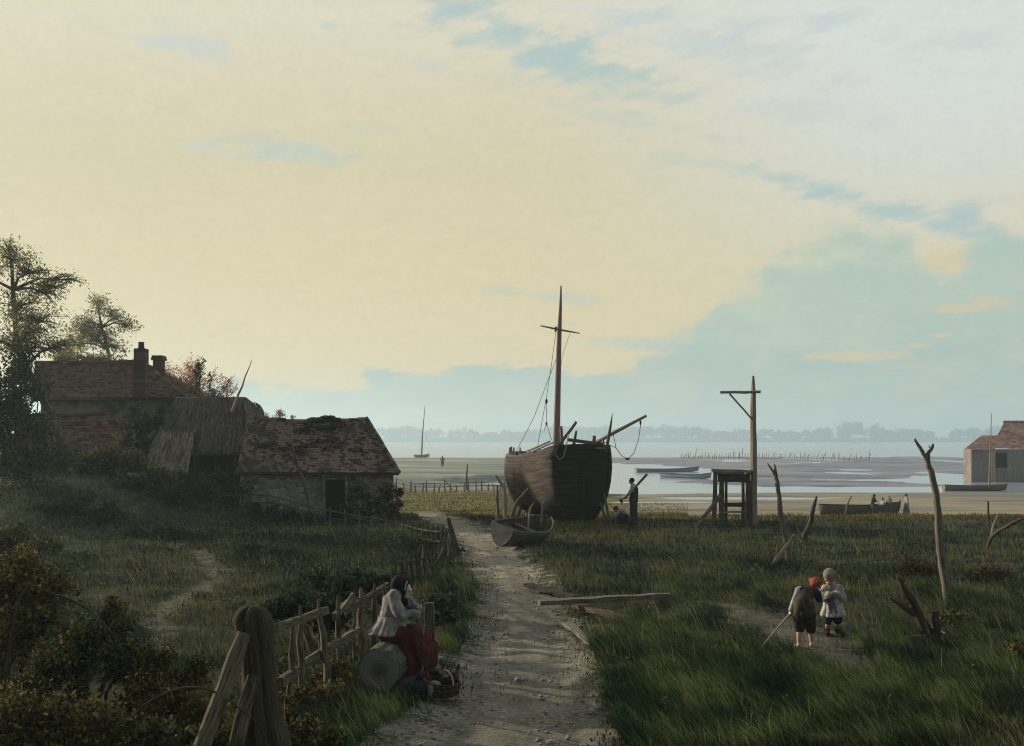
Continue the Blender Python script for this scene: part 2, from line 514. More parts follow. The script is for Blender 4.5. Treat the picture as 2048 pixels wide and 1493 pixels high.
# scalar from the ramp's colour, back to radians
nD = noise(nt, nv, 15, 5, .5)
edge = EL - top / 4 + (nB - .5) * .016 + (nA - .5) * .045 + (nD - .5) * .04
rt = AZ.sm(.06, .16)
m1 = (edge.sm(.003, -.005) * (rt * -1.0 + 1.0) + edge.sm(.012, -.014) * rt) * .9
bank = ramp(nt, EL, [(0, (.50, .58, .50)), (.03, (.42, .54, .495)), (.065, (.365, .505, .475)), (.1, (.43, .555, .465)), (.16, (.435, .56, .465)), (.3, (.40, .56, .51))])
bank = mixc(nt, (nD * .5 + nA * .5 - .5).sm(-.06, .12) * .5, bank, (.56, .635, .48))
bank = mixc(nt, AZ.sm(.15, .42) * EL.sm(.02, .1) * .25, bank, (.38, .53, .52))
c = mixc(nt, m1, c, bank)
for u, v, hw, hh, k in [(1690, 714, 110, 11, .8), (1905, 618, 60, 12, .75), (1985, 605, 50, 14, .5), (1880, 672, 25, 7, .7), (1840, 690, 35, 8, .5), (1810, 735, 60, 6, .4), (1330, 745, 120, 8, .25), (1890, 520, 45, 30, .6)]:
    a0, e0 = sky_at(u, v)
    a = (AZ - a0) / (hw / FPX); b_ = (EL - e0) / (hh / FPX)
    f = ((a * a + b_ * b_)._m('SQRT') + (nB - .5) * 2.4).sm(1.1, .5)
    c = mixc(nt, f * k, c, (.70, .57, .34))
c = mixc(nt, 1.0, c, ramp(nt, nC * .6 + nB * .4, [(0.3, (.94, .945, .95)), (.7, (1.055, 1.05, 1.045))]), 'MULTIPLY')
c = mixc(nt, Y.sm(.25, -.35) * .72, c, (.10, .125, .15))
bg2 = nt.nodes.new('ShaderNodeBackground'); bg2.inputs[1].default_value = 1.0
nt.links.new(c, bg2.inputs[0])
mx = nt.nodes.new('ShaderNodeMixShader'); mx.inputs[0].default_value = .93     # high cloud veils nearly all of the clear sky
nt.links.new(bg1.outputs[0], mx.inputs[1]); nt.links.new(bg2.outputs[0], mx.inputs[2]); nt.links.new(mx.outputs[0], wout.inputs[0])

sd = bpy.data.lights.new('sun', 'SUN'); sd.energy = 5.0; sd.angle = math.radians(1.5); sd.color = (1, .86, .66)
so = bpy.data.objects.new('sun', sd); COL.objects.link(so)
dirv = Vector((math.sin(SUN_AZ) * math.cos(SUN_EL), math.cos(SUN_AZ) * math.cos(SUN_EL), math.sin(SUN_EL)))
so.rotation_euler = dirv.to_track_quat('Z', 'Y').to_euler(); so.location = (0, 0, 60)

cd = bpy.data.cameras.new('camera'); cam = bpy.data.objects.new('camera', cd); COL.objects.link(cam)
cam.location = (0, 0, CAMZ); cam.rotation_euler = (math.radians(90), 0, 0)
cd.sensor_width = 36; cd.lens = 36 * FPX / 2048; cd.shift_y = (V0 - 746.5) / 2048; cd.clip_end = 9000; cd.clip_start = .1
SC.camera = cam
SC.view_settings.view_transform = 'Standard'; SC.view_settings.look = 'None'; SC.view_settings.exposure = .08; SC.view_settings.gamma = 1
SC.render.engine = 'CYCLES'
SC.cycles.filter_width = 1.1; SC.cycles.use_denoising = True; SC.cycles.denoising_prefilter = 'NONE'; SC.cycles.denoising_input_passes = 'RGB_ALBEDO_NORMAL'; SC.cycles.denoiser = 'OPENIMAGEDENOISE'
SC.cycles.max_bounces = 5; SC.cycles.diffuse_bounces = 3; SC.cycles.volume_bounces = 1; SC.cycles.transparent_max_bounces = 8
SC.cycles.sample_clamp_indirect = 2; SC.cycles.sample_clamp_direct = 6; SC.cycles.use_adaptive_sampling = False; SC.cycles.caustics_reflective = False; SC.cycles.caustics_refractive = False
try: SC.cycles.sampling_pattern = 'BLUE_NOISE'
except Exception: pass

# ================================================================ materials
M = {}
M['wood'] = pmat('weathered_wood', [(.026, .022, .018), (.08, .068, .055), (.20, .178, .145), (.10, .083, .066)], 5, (9, .55, 1), 'UV', .92, .7, .02)
M['wood_dark'] = pmat('dark_wood', [(.02, .016, .013), (.06, .046, .034), (.11, .088, .066)], 5, (9, .6, 1), 'UV', .9, .6, .02)
M['wood_pale'] = pmat('bleached_wood', [(.13, .10, .085), (.27, .22, .185), (.40, .34, .28)], 5, (10, .5, 1), 'UV', .92, .6, .015)
M['wood_green'] = pmat('mossy_wood', [(.018, .016, .011), (.05, .044, .029), (.13, .115, .078), (.235, .21, .145), (.07, .062, .036)], 5, (13, .7, 1), 'UV', .95, 1.0, .05)
M['bark'] = pmat('bark', [(.045, .047, .037), (.11, .112, .086), (.18, .18, .135)], 6, (6, 1.2, 1), 'UV', .95, .9, .03)
M['twig'] = pmat('twig', [(.04, .032, .022), (.10, .08, .055)], 6, (4, 1, 1), 'UV', .95, .3)
M['mast'] = pmat('mast_wood', [(.16, .11, .10), (.26, .185, .165), (.34, .25, .23)], 4, (8, .4, 1), 'UV', .75, .3, .01)
M['hull'] = pmat('hull_planks', [(.02, .015, .013), (.052, .039, .032), (.10, .075, .060), (.038, .029, .025)], 3, (13, .14, 1), 'UV', .9, .9, .03, big=((.035, .027, .023), .55, .5, .6))
M['transom'] = pmat('tarred_shaded_planks', [(.016, .013, .012), (.034, .028, .023), (.055, .046, .036)], 3.5, (.22, .22, 9), 'Object', .9, .7, .03)  # tar, coloured darker still for the shade on the stern
M['rope'] = pmat('rope', [(.10, .08, .06), (.20, .165, .125)], 30, rough=.95, bmp=0)
M['dinghy'] = pmat('grey_boat_paint', [(.03, .025, .021), (.065, .055, .045), (.12, .105, .09)], 4, (1.2, 1.2, 6), 'Object', .9, .5)
M['tile'] = pmat('clay_tile', [(.035, .016, .012), (.105, .045, .029), (.175, .074, .045), (.08, .042, .031), (.145, .082, .055)], 2.2, rough=.92, bmp=.5, rnd=1.1, big=((.036, .034, .018), .9, .52, .8))
M['tile_grey'] = pmat('weathered_tile', [(.05, .030, .024), (.15, .094, .07), (.28, .20, .158), (.12, .09, .074), (.23, .15, .11)], 6, rough=.92, bmp=.5, rnd=1.2, big=((.040, .038, .022), .75, .54, .85))
M['tile_far'] = pmat('hazed_pink_tile', [(.32, .155, .115), (.48, .25, .185), (.58, .36, .27)], 1.2, (1, 1, 5), rough=.9, bmp=.4, rnd=.8)  # clay red paled in its colour to suggest haze over the distance
M['thatch'] = pmat('thatch', [(.035, .026, .02), (.095, .075, .054), (.17, .14, .10), (.08, .068, .055)], 2.2, rough=.95, bmp=0, rnd=1.3)
M['thatch_base'] = pmat('thatch_mat', [(.025, .02, .016), (.06, .048, .036)], 9, (6, 6, .6), rough=.95, bmp=.6)
M['brick'] = pmat('sooty_brick', [(.045, .03, .026), (.085, .05, .04), (.12, .08, .062)], 9, (1, 1, 3), rough=.95, bmp=.6, rnd=.6)
M['plaster'] = pmat('grimy_plaster', [(.10, .086, .056), (.19, .165, .11), (.25, .215, .145)], 2.5, rough=.95, bmp=.4, big=((.05, .06, .026), 1.1, .5, .8))
M['moss'] = leafmat('moss', [(.02, .022, .012), (.055, .055, .03), (.10, .095, .055)], 3, .05, .95)
M['hole'] = pmat('dark_doorway', [(.006, .006, .006), (.012, .011, .010)], 5, bmp=0)  # near-black painted for the shade inside openings, and for the transom seams
M['rock'] = pmat('stone', [(.10, .11, .115), (.22, .23, .23), (.30, .31, .30)], 8, bmp=.6)
# rubble stone wall
m, nt_, b_s, o_ = newmat('rubble_stone')
co = coords(nt_, 'Object', (1, 1, 1.5))
vr = nt_.nodes.new('ShaderNodeTexVoronoi'); vr.feature = 'DISTANCE_TO_EDGE'; vr.inputs['Scale'].default_value = 4.2
vc = nt_.nodes.new('ShaderNodeTexVoronoi'); vc.inputs['Scale'].default_value = 4.2
wv = noise(nt_, co, 3, 4)
wm = nt_.nodes.new('ShaderNodeVectorMath'); wm.operation = 'MULTIPLY_ADD'
nt_.links.new(comb(nt_, wv, wv, wv), wm.inputs[0]); wm.inputs[1].default_value = (.25, .25, .25); nt_.links.new(co, wm.inputs[2])
nt_.links.new(wm.outputs[0], vr.inputs['Vector']); nt_.links.new(wm.outputs[0], vc.inputs['Vector'])
ve = E(nt_, vr.outputs['Distance'])
vcs = nt_.nodes.new('ShaderNodeSeparateColor'); nt_.links.new(vc.outputs['Color'], vcs.inputs[0])
n2 = noise(nt_, co, 14, 4)
st = ramp(nt_, E(nt_, vcs.outputs[0]) * .6 + n2 * .4, [(.1, (.15, .135, .135)), (.45, (.27, .245, .235)), (.8, (.40, .365, .34))])
cst = mixc(nt_, ve.sm(.0, .05), (.12, .11, .095), st)
grn = noise(nt_, co, 1.1, 3).sm(.5, .68)
cst = mixc(nt_, grn * .55, cst, (.07, .075, .04))
nt_.links.new(cst, b_s.inputs['Base Color']); b_s.inputs['Roughness'].default_value = .95
bump(nt_, b_s, ve.sm(0, .09) * .6 + n2 * .5, .8, .04)
M['stone'] = m
for k, (a, b2, sc) in dict(jacket=((.15, .142, .145), (.34, .325, .33), 11), black=((.006, .006, .008), (.014, .013, .015), 9), redskirt=((.04, .011, .009), (.155, .036, .023), 6), white=((.27, .26, .245), (.52, .50, .475), 12),
                           apron=((.10, .10, .12), (.19, .19, .22), 7), shorts=((.018, .017, .022), (.04, .038, .045), 9), brown=((.022, .017, .013), (.055, .043, .032), 6), olive=((.045, .04, .026), (.10, .09, .06), 5), greycap=((.15, .14, .12), (.27, .255, .22), 14),
                           slate=((.03, .035, .04), (.065, .07, .075), 7), redcap=((.20, .04, .025), (.34, .075, .045), 12), basket=((.03, .02, .014), (.11, .07, .045), 22), gunny=((.02, .02, .025), (.05, .048, .055), 14), straw=((.18, .15, .09), (.34, .29, .19), 16)).items():
    M[k] = pmat('cloth_' + k if k != 'basket' else 'wicker', [a, b2], sc, rough=.92, bmp=.3, bdist=.008)
M['ginger'] = pmat('ginger_hair', [(.09, .016, .007), (.27, .048, .017), (.42, .09, .035)], 30, rough=.7, bmp=.5)
M['hair'] = pmat('dark_hair', [(.012, .009, .007), (.035, .026, .02)], 30, rough=.7, bmp=.4)
for nm, c0, c1 in (('skin', (.36, .20, .145), (.50, .30, .22)), ('skin_pale', (.46, .335, .265), (.58, .45, .37)), ('skin_red', (.34, .15, .10), (.45, .22, .15))):
    m, nt_, b_s, o_ = newmat(nm)
    nt_.links.new(ramp(nt_, noise(nt_, coords(nt_), 14, 3), [(.3, c0), (.7, c1)]), b_s.inputs['Base Color'])
    b_s.inputs['Roughness'].default_value = .55; b_s.inputs['Subsurface Weight'].default_value = .1; b_s.inputs['Subsurface Radius'].default_value = (.01, .004, .002)
    M[nm] = m
M['eye'] = pmat('eye_dark', [(.02, .015, .012), (.03, .02, .015)], 5, bmp=0, rough=.3)
M['lip'] = pmat('lips', [(.25, .08, .06), (.30, .10, .08)], 5, bmp=0, rough=.6)
M['glass'] = pmat('bottle_glass', [(.006, .008, .006), (.01, .014, .01)], 3, bmp=0, rough=.15, spec=.5)
M['leaf_dark'] = leafmat('leaf_dark', [(.010, .020, .012), (.024, .042, .022), (.05, .072, .034)], 1.4)
M['leaf_mid'] = leafmat('leaf_mid', [(.025, .03, .014), (.06, .064, .027), (.12, .115, .05)], 1.0, .4)
M['leaf_tree'] = leafmat('leaf_tree', [(.14, .14, .062), (.26, .245, .11), (.40, .365, .19)], .7, .6)
M['leaf_pale'] = leafmat('leaf_pale', [(.22, .22, .13), (.36, .34, .21), (.48, .44, .29)], .6, .55)
M['leaf_autumn'] = leafmat('leaf_autumn', [(.014, .018, .009), (.05, .05, .017), (.11, .10, .03), (.20, .165, .05), (.115, .07, .026)], 1.5, .3)
M['leaf_olive'] = leafmat('leaf_olive', [(.012, .019, .010), (.042, .048, .018), (.10, .095, .03), (.21, .185, .065)], 1.6, .3)
M['leaf_pink'] = leafmat('leaf_pink', [(.40, .32, .22), (.62, .43, .31), (.78, .42, .33), (.55, .45, .31)], 1.0, .65)
M['leaf_brown'] = leafmat('leaf_brown', [(.03, .022, .012), (.09, .058, .028), (.15, .09, .045)], 2, .3)
M['ivy'] = leafmat('ivy_leaf', [(.016, .028, .018), (.035, .056, .032), (.07, .085, .042)], 1.2, .25)
M['far_tree'] = leafmat('far_foliage', [(.012, .020, .016), (.025, .038, .030), (.06, .075, .05)], .03, .2, .9)
M['mud_boat'] = pmat('faded_boat', [(.13, .09, .06), (.22, .16, .11)], 2, (1, 1, 5))
M['stake'] = pmat('red_stake', [(.17, .09, .07), (.32, .19, .155)], 2, rough=.95, bmp=0, rnd=1)

# grass
def grassmat(name, cols, sc=.35, trans=.3):
    m = leafmat(name, cols, sc, trans, .8, 2.3, .65); return m
M['grass'] = grassmat('grass_blades', [(.005, .012, .011), (.014, .030, .021), (.032, .054, .028), (.075, .082, .032), (.15, .13, .055), (.13, .15, .075)], .55)
M['grass_long'] = grassmat('long_grass_blades', [(.006, .017, .013), (.014, .036, .020), (.034, .066, .028), (.085, .125, .043), (.21, .235, .09)], 1.1)
M['grass_olive'] = grassmat('olive_grass_blades', [(.055, .055, .018), (.12, .105, .035), (.20, .155, .06)], .15)

M['stalk'] = grassmat('dry_stalk', [(.12, .10, .05), (.22, .19, .10), (.32, .28, .17)], .5)
# ================================================================ ground, water, haze
def poly_dist(x, y, pts):
    d = np.full(np.shape(x), 1e9)
    for (ax, ay, aw), (bx, by, bw) in zip(pts[:-1], pts[1:]):
        vx, vy = bx - ax, by - ay; t = np.clip(((x - ax) * vx + (y - ay) * vy) / (vx * vx + vy * vy), 0, 1)
        dd = np.hypot(x - ax - t * vx, y - ay - t * vy) - (aw + (bw - aw) * t)
        d = np.minimum(d, dd)
    return d


LANE = []
for v, ul, ur in [(1700, 560, 1410), (1493, 690, 1290), (1400, 836, 1235), (1300, 900, 1208), (1250, 926, 1166), (1200, 946, 1128), (1150, 944, 1096), (1100, 922, 1056), (1075, 898, 1012), (1060, 878, 985), (1045, 845, 950), (1032, 815, 905), (1024, 800, 880)]:
    a, b2 = G(ul, v, 5), G(ur, v, 5); LANE.append(((a.x + b2.x) / 2, (a.y + b2.y) / 2, max(.35, (b2.x - a.x) / 2 * .98)))
LANE += [(-8.5, 55, 1.2), (-16, 62, 1.2)]
def gp(u, v):
    p = G(u, v, 5); return p.x, p.y
YARD = [(*gp(u, v), w) for u, v, w in [(300, 1085, .2), (390, 1100, .28), (435, 1150, .3), (350, 1205, .42), (315, 1250, .28), (330, 1310, .2)]]
WEAR = [(*gp(u, v), w) for u, v, w in [(1400, 1200, .3), (1500, 1225, .6), (1580, 1262, .8), (1650, 1300, .7), (1700, 1335, .4), (1820, 1345, .35)]]
WEAR2 = [(*gp(u, v), w) for u, v, w in [(1600, 1140, .15), (1760, 1150, .25), (1900, 1155, .45), (2080, 1148, .6)]]


def lane_d(x, y): return poly_dist(x, y, LANE)


rows = [-9.0]
while rows[-1] < 2900: rows.append(rows[-1] + max(.13, .0105 * abs(rows[-1])) if rows[-1] < 400 else rows[-1] * 1.035)
rows[-1] = 2900
cols_ = np.concatenate([np.linspace(-1.15, -.56, 40)[:-1], np.linspace(-.56, .56, 420), np.linspace(.56, 1.15, 40)[1:]])
YY, CC = np.meshgrid(np.array(rows), cols_, indexing='ij'); XX = CC * (YY + 13)
ZZ = H(XX, YY); nr, nc = XX.shape
dl = lane_d(XX.ravel(), YY.ravel()).reshape(XX.shape)
ZZ = ZZ - .07 * S(-dl, -.3, .5) * (1 - S(YY, 44, 60)) + .035 * (fbm(XX * 2.2, YY * 2.2, 3) - .5) * S(YY, 0, 8) * (1 - S(YY, 30, 50))
LANE_Y = np.array([p[1] for p in LANE[:13]]); LANE_X = np.array([p[0] for p in LANE[:13]]); LANE_W = np.array([p[2] for p in LANE[:13]])
ls = (XX - np.interp(YY, LANE_Y, LANE_X)) / np.maximum(.3, np.interp(YY, LANE_Y, LANE_W)); lon = S(-dl, 0, .3) * (1 - S(YY, 40, 48))
rw_ = (fbm(YY * .25, XX * 0 + 2.2, 3) - .5) * .35
rut = (np.exp(-((np.abs(ls + rw_) - .46) / .10) ** 2)) * lon
ZZ = ZZ - .016 * rut + .05 * np.exp(-(ls / .22) ** 2) * lon * (fbm(XX * .8, YY * .8, 3))
idx = np.arange(nr * nc).reshape(nr, nc)
F = np.stack([idx[:-1, :-1], idx[:-1, 1:], idx[1:, 1:], idx[1:, :-1]], -1).reshape(-1, 4)
ratio = XX / np.maximum(YY, 1)
at = dict(
    lane=np.clip(.5 - dl / 1.6, 0, 1),
    wear=np.clip(.5 - np.minimum(np.minimum(poly_dist(XX, YY, YARD), poly_dist(XX, YY, WEAR)), poly_dist(XX, YY, WEAR2)) / 1.3, 0, 1),
    pale_stretch=S(YY, 17, 31) * (1 - S(YY, 52, 60)), rut=rut, mane=np.exp(-((ls + rw_) / .2) ** 2) * lon,  # pale_stretch: lane dirt turns paler over its middle distance
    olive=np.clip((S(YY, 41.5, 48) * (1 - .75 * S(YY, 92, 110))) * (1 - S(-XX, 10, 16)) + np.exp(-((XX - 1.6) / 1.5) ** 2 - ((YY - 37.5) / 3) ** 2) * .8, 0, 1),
    sand=S(YY, 58, 74) * S(ratio, .06, .16) * (1 - S(YY, 120, 145)),
    mud=S(YY, 112, 140) * S(ratio, .05, .12) * (1 - S(YY, 380, 420)),
    marsh=S(YY, 84, 112) * (1 - S(ratio, .03, .08)) * (1 - S(YY, 900, 1000)),
    field=S(YY, 2370, 2430))
m, nt_, b_s, o_ = newmat('ground')
co = coords(nt_)
g1 = noise(nt_, co, .33, 4); g2 = noise(nt_, co, 1.9, 5); g3 = noise(nt_, co, 14, 4, .65); g4 = noise(nt_, co, 60, 3, .7)
gl = noise(nt_, coords(nt_, 'Object', (.05, .16, 1)), 1.0, 5, .62)     # long low streaks across the flats
gm = noise(nt_, coords(nt_, 'Object', (.16, .5, 1)), 1.0, 5, .65); gx = noise(nt_, coords(nt_, 'Object', (.035, .05, 1)), 1.0, 6, .68)
turf = ramp(nt_, g1 * .45 + g2 * .35 + g3 * .3 - .04, [(.36, (.007, .012, .010)), (.45, (.014, .020, .013)), (.52, (.026, .033, .018)), (.59, (.060, .056, .026)), (.68, (.12, .10, .052))])
dirt = ramp(nt_, g2 * .35 + g3 * .45 + g4 * .25, [(.36, (.065, .06, .047)), (.46, (.13, .118, .09)), (.54, (.21, .188, .145)), (.66, (.38, .345, .275))])
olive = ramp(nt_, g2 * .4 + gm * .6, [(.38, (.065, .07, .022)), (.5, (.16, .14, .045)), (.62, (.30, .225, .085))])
sand = ramp(nt_, gl * .55 + gx * .2 + gm * .25, [(.40, (.13, .12, .105)), (.49, (.26, .225, .165)), (.56, (.34, .29, .20)), (.64, (.46, .41, .32))])
mud = ramp(nt_, gl * .45 + gx * .35 + gm * .2, [(.38, (.11, .135, .18)), (.47, (.19, .21, .26)), (.54, (.28, .265, .30)), (.63, (.44, .44, .47))])
marsh = ramp(nt_, gx * .6 + gl * .4, [(.40, (.10, .13, .14)), (.47, (.18, .205, .175)), (.53, (.26, .265, .20)), (.60, (.40, .38, .29))])
jit = (g2 - .5) * .9 + (g3 - .5) * .5
c = turf
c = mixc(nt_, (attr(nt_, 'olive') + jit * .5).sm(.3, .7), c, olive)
c = mixc(nt_, (attr(nt_, 'marsh') + jit * .3).sm(.3, .7), c, marsh)
c = mixc(nt_, (attr(nt_, 'sand') + jit * .3 + (gl - .5) * 1.2).sm(.35, .65), c, sand)
c = mixc(nt_, (attr(nt_, 'mud') + jit * .2).sm(.35, .65), c, mud)
c = mixc(nt_, (attr(nt_, 'wear') + jit * 1.3).sm(.35, .95) * .36, c, dirt)
verge = ramp(nt_, g2 * .4 + g3 * .6, [(.4, (.03, .034, .018)), (.5, (.085, .085, .046)), (.6, (.17, .16, .10))])
c = mixc(nt_, (attr(nt_, 'lane') + jit * 1.5).sm(.10, .45) * .8, c, verge)
dirt2 = mixc(nt_, (g1 + (g2 - .5) * .6).sm(.42, .6) * .55, dirt, (.11, .105, .082))
dirt2 = mixc(nt_, (attr(nt_, 'pale_stretch') + jit * .5).sm(.2, .9) * .55, dirt2, ramp(nt_, g2 * .3 + g3 * .45 + g4 * .25, [(.36, (.18, .14, .10)), (.47, (.33, .265, .195)), (.55, (.48, .39, .29)), (.64, (.66, .56, .44))]))
c = mixc(nt_, (attr(nt_, 'lane') + jit * 1.5).sm(.42, .78), c, dirt2)
c = mixc(nt_, (attr(nt_, 'mane') * .5 + jit * .9).sm(.25, .6) * .4, c, verge)
c = mixc(nt_, (attr(nt_, 'rut') + jit * .6).sm(.4, 1.0) * .16, c, (.075, .066, .052))
c = mixc(nt_, attr(nt_, 'field'), c, (.16, .19, .10))
nt_.links.new(c, b_s.inputs['Base Color']); b_s.inputs['Roughness'].default_value = .95; b_s.inputs['Specular IOR Level'].default_value = .15
bump(nt_, b_s, g3 * .6 + g4 * .35 + g2 * .5, .55, .05)
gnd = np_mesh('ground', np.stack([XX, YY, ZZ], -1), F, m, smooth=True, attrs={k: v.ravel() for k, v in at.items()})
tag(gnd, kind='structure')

m, nt_, b_s, o_ = newmat('estuary_water')
co = coords(nt_, 'Object', (.25, 1, 1)); w1 = noise(nt_, co, 1.6, 4); w2 = noise(nt_, coords(nt_, 'Object', (.02, .09, 1)), 1, 4)
b_s.inputs['Base Color'].default_value = (.30, .35, .45, 1); b_s.inputs['Roughness'].default_value = .16
b_s.inputs['IOR'].default_value = 1.33
bump(nt_, b_s, w1 * .6 + w2, .10, .1)
wv = [(-1700, 60, WATER_Z), (2300, 60, WATER_Z), (2900, 2480, WATER_Z), (-2600, 2480, WATER_Z)]
tag(np_mesh('water', wv, [[0, 1, 2, 3]], m), kind='structure')

m = bpy.data.materials.new('estuary_haze'); m.use_nodes = True; nt_ = m.node_tree; nt_.nodes.clear()
o_ = nt_.nodes.new('ShaderNodeOutputMaterial'); pv = nt_.nodes.new('ShaderNodeVolumePrincipled')
pv.inputs['Color'].default_value = (.70, .89, 1.0, 1); pv.inputs['Density'].default_value = .0006; pv.inputs['Anisotropy'].default_value = .5
nt_.links.new(pv.outputs[0], o_.inputs['Volume'])
x0, x1, y0, y1, z0, z1 = -3420, 3420, -40, 2960, -5.2, 58
hv = [(x, y, z) for z in (z0, z1) for x, y in ((x0, y0), (x1, y0), (x1, y1), (x0, y1))]
tag(np_mesh('haze', hv, [[3, 2, 1, 0], [4, 5, 6, 7], [0, 1, 5, 4], [1, 2, 6, 5], [2, 3, 7, 6], [3, 0, 4, 7]], m), kind='stuff')
# ================================================================ buildings
def tiled(mb, e0, e1, r0, r1, course=.2, tw=.22, sag=.06, thick=.022, jit=.012):
    """courses of separate tiles from the eave e0-e1 up to the ridge r0-r1"""
    e0, e1, r0, r1 = map(Vector, (e0, e1, r0, r1))
    up = ((r0 + r1) / 2 - (e0 + e1) / 2); n = max(2, int(up.length / course))
    nrm = (e1 - e0).cross(up).normalized()
    if nrm.z < 0: nrm = -nrm
    for i in range(n):
        k0, k1 = i / n, min(1, (i + 1.35) / n)
        a0, a1 = e0.lerp(r0, k0), e1.lerp(r1, k0); b0, b1 = e0.lerp(r0, k1), e1.lerp(r1, k1)
        m = max(1, int((a1 - a0).length / tw)); off = (i % 2) * .5
        for j in range(m + (1 if off else 0)):
            s, e = max(0, (j - off) / m), min(1, (j + 1 - off) / m)
            if e - s < .05 / m: continue
            g = .004 / max(tw, .01) / m
            sg = lambda q: Vector((0, 0, -sag * math.sin(math.pi * q) * math.sin(math.pi * k0 * .75) + .02 * (fbm(q * 9, k0 * 7 + e0.x, 2) - .5)))
            lift = nrm * (thick + random.uniform(0, jit)); j0 = up.normalized() * random.uniform(-.018, .018)
            p = [a0.lerp(a1, s + g) + lift + sg(s) + j0, a0.lerp(a1, e - g) + lift + sg(e) + j0, b0.lerp(b1, e - g) + nrm * .004 + sg(e), b0.lerp(b1, s + g) + nrm * .004 + sg(s)]
            q = [x - nrm * thick for x in p]
            mb.add(p + q, [[0, 1, 2, 3], [4, 5, 1, 0], [5, 6, 2, 1], [7, 4, 0, 3]], None)


def slab(mb, pts, nrm, thick, r=None):
    mb.poly(pts, thick, nrm, r)


def wallbox(mb, pts, z0s, z1s, thick=.3):
    """a run of upright wall faces through the plan points"""
    n = len(pts)
    for i in range(n - 1):
        a, b = Vector(pts[i]), Vector(pts[i + 1])
        L = (b - a).length; k = max(2, int(L / .35)); rows_ = 7
        nn = Vector((b.y - a.y, a.x - b.x, 0)).normalized()
        rings = []
        for r in range(rows_ + 1):
            ring = []
            for s in range(k + 1):
                p = a.lerp(b, s / k); za = z0s[i] + (z0s[i + 1] - z0s[i]) * s / k; zb = z1s[i] + (z1s[i + 1] - z1s[i]) * s / k
                z = za + (zb - za) * r / rows_
                ring.append((p.x + nn.x * random.uniform(-.015, .015), p.y + nn.y * random.uniform(-.015, .015), z))
            rings.append(ring)
        mb.loft(rings)


def mosslumps(name, pts, r, n, mat, parent):
    P = np.concatenate([ball(int(n / len(pts)), p, (r * random.uniform(.7, 1.3), r * .8, r * .45), .3) for p in pts])
    V, F, rr = leaves(P, .09, .8); return np_mesh(name, V, F, mat, parent, rnd=rr)


# ---- low stone barn with the tiled roof
bA, bB = Vector(W(787, 1040, 42)), Vector(W(489, 1010, 41.2))          # front corners
ez = 1.86
barn = thing('barn', ((bA.x + bB.x) / 2, 43.5, .1), 'low rubble stone barn with a sagging mossy tiled roof beside the lane', 'barn')
fd = (bA - bB); fd.z = 0; fd.normalize(); bk = Vector((-fd.y, fd.x, 0)); dep = 4.6
if bk.y < 0: bk = -bk
P = lambda s, d, z: bB * (1 - s) + bA * s + bk * d + Vector((0, 0, z - (bB * (1 - s) + bA * s).z))
mb = MB()
d0, d1 = .53, .685      # doorway along the front
for s0, s1 in ((-.03, d0), (d1, 1)):
    wallbox(mb, [P(s0, 0, 0), P(s1, 0, 0)], [-.5, -.5], [ez + .1, ez + .1])
wallbox(mb, [P(1, 0, 0), P(1, dep, 0)], [-.9, -.9], [ez + .1, ez + .1])
wallbox(mb, [P(1, dep, 0), P(-.03, dep, 0)], [-.9, -.2], [ez + .1, ez + .1])
wallbox(mb, [P(-.03, dep, 0), P(-.03, 0, 0)], [-.3, -.3], [ez + .1, ez + .1])
a, b = P(d0, 0, 0), P(d1, 0, 0)
for q in (a, b): mb.beam(q + bk * .02 + Vector((0, 0, -.4)), q + bk * .02 + Vector((0, 0, ez - .12)), .1, .35, up=(0, 1, 0))
mb.build('wall', M['stone'], barn)
mb = MB(); mb.poly([P(d0 - .02, .34, -.4), P(d1 + .02, .34, -.4), P(d1 + .02, .34, ez), P(d0 - .02, .34, ez)], .03, bk); mb.build('doorway', M['hole'], barn)  # dark sheet set back in the opening as its painted inner shade
mb = MB(); mb.beam(P(d0 - .05, -.03, ez - .2), P(d1 + .05, -.03, ez - .2), .22, .16); mb.build('lintel', M['wood'], barn)
R1 = Vector(W(733, 838, 43.9)); R0 = Vector(W(497, 836, 43.2)); R0.z = R1.z + .03
ov = .35
E0, E1 = P(-.05, -ov, ez + .02), P(1.035, -ov, ez - .02); E2 = P(1.035, dep + ov, ez); E3 = P(-.05, dep + ov, ez)
mb = MB(); tiled(mb, E0, E1, R0, R1, .125, .145, .19, .022, .026); tiled(mb, E1, E2, R1, R1 + bk * .02, .15, .16, .03); tiled(mb, E2, E3, R1, R0, .25, .3)
for k in range(13):
    q0, q1 = R0.lerp(R1, k / 13), R0.lerp(R1, (k + 1.1) / 13); zz = -.15 * math.sin(math.pi * k / 13) + random.uniform(-.02, .02)
    mb.tube([q0 + Vector((0, 0, zz)), q1 + Vector((0, 0, zz))], .09, 8, .05)
for k in range(12):
    q0, q1 = R1.lerp(E1, k / 12), R1.lerp(E1, (k + 1.1) / 12); mb.tube([q0 + Vector((0, 0, .03)), q1 + Vector((0, 0, .05))], .08, 7, .1)
roof = mb.build('roof', M['tile_grey'], barn)
mb = MB(); mb.poly([E0 - Vector((0, 0, .07)), E1 - Vector((0, 0, .07)), R1 - Vector((0, 0, .45)), R0 - Vector((0, 0, .45))], .05, (0, -.6, .8)); mb.poly([E1 - Vector((0, 0, .05)), E2 - Vector((0, 0, .05)), R1 - Vector((0, 0, .12))], .05, (1, 0, .6)); mb.build('roof_boards', M['wood_dark'], barn)
RS = lambda s, t: (E0.lerp(E1, s)).lerp(R0.lerp(R1, s), t) + Vector((0, 0, .03 - .15 * math.sin(math.pi * s) * math.sin(math.pi * t * .75)))
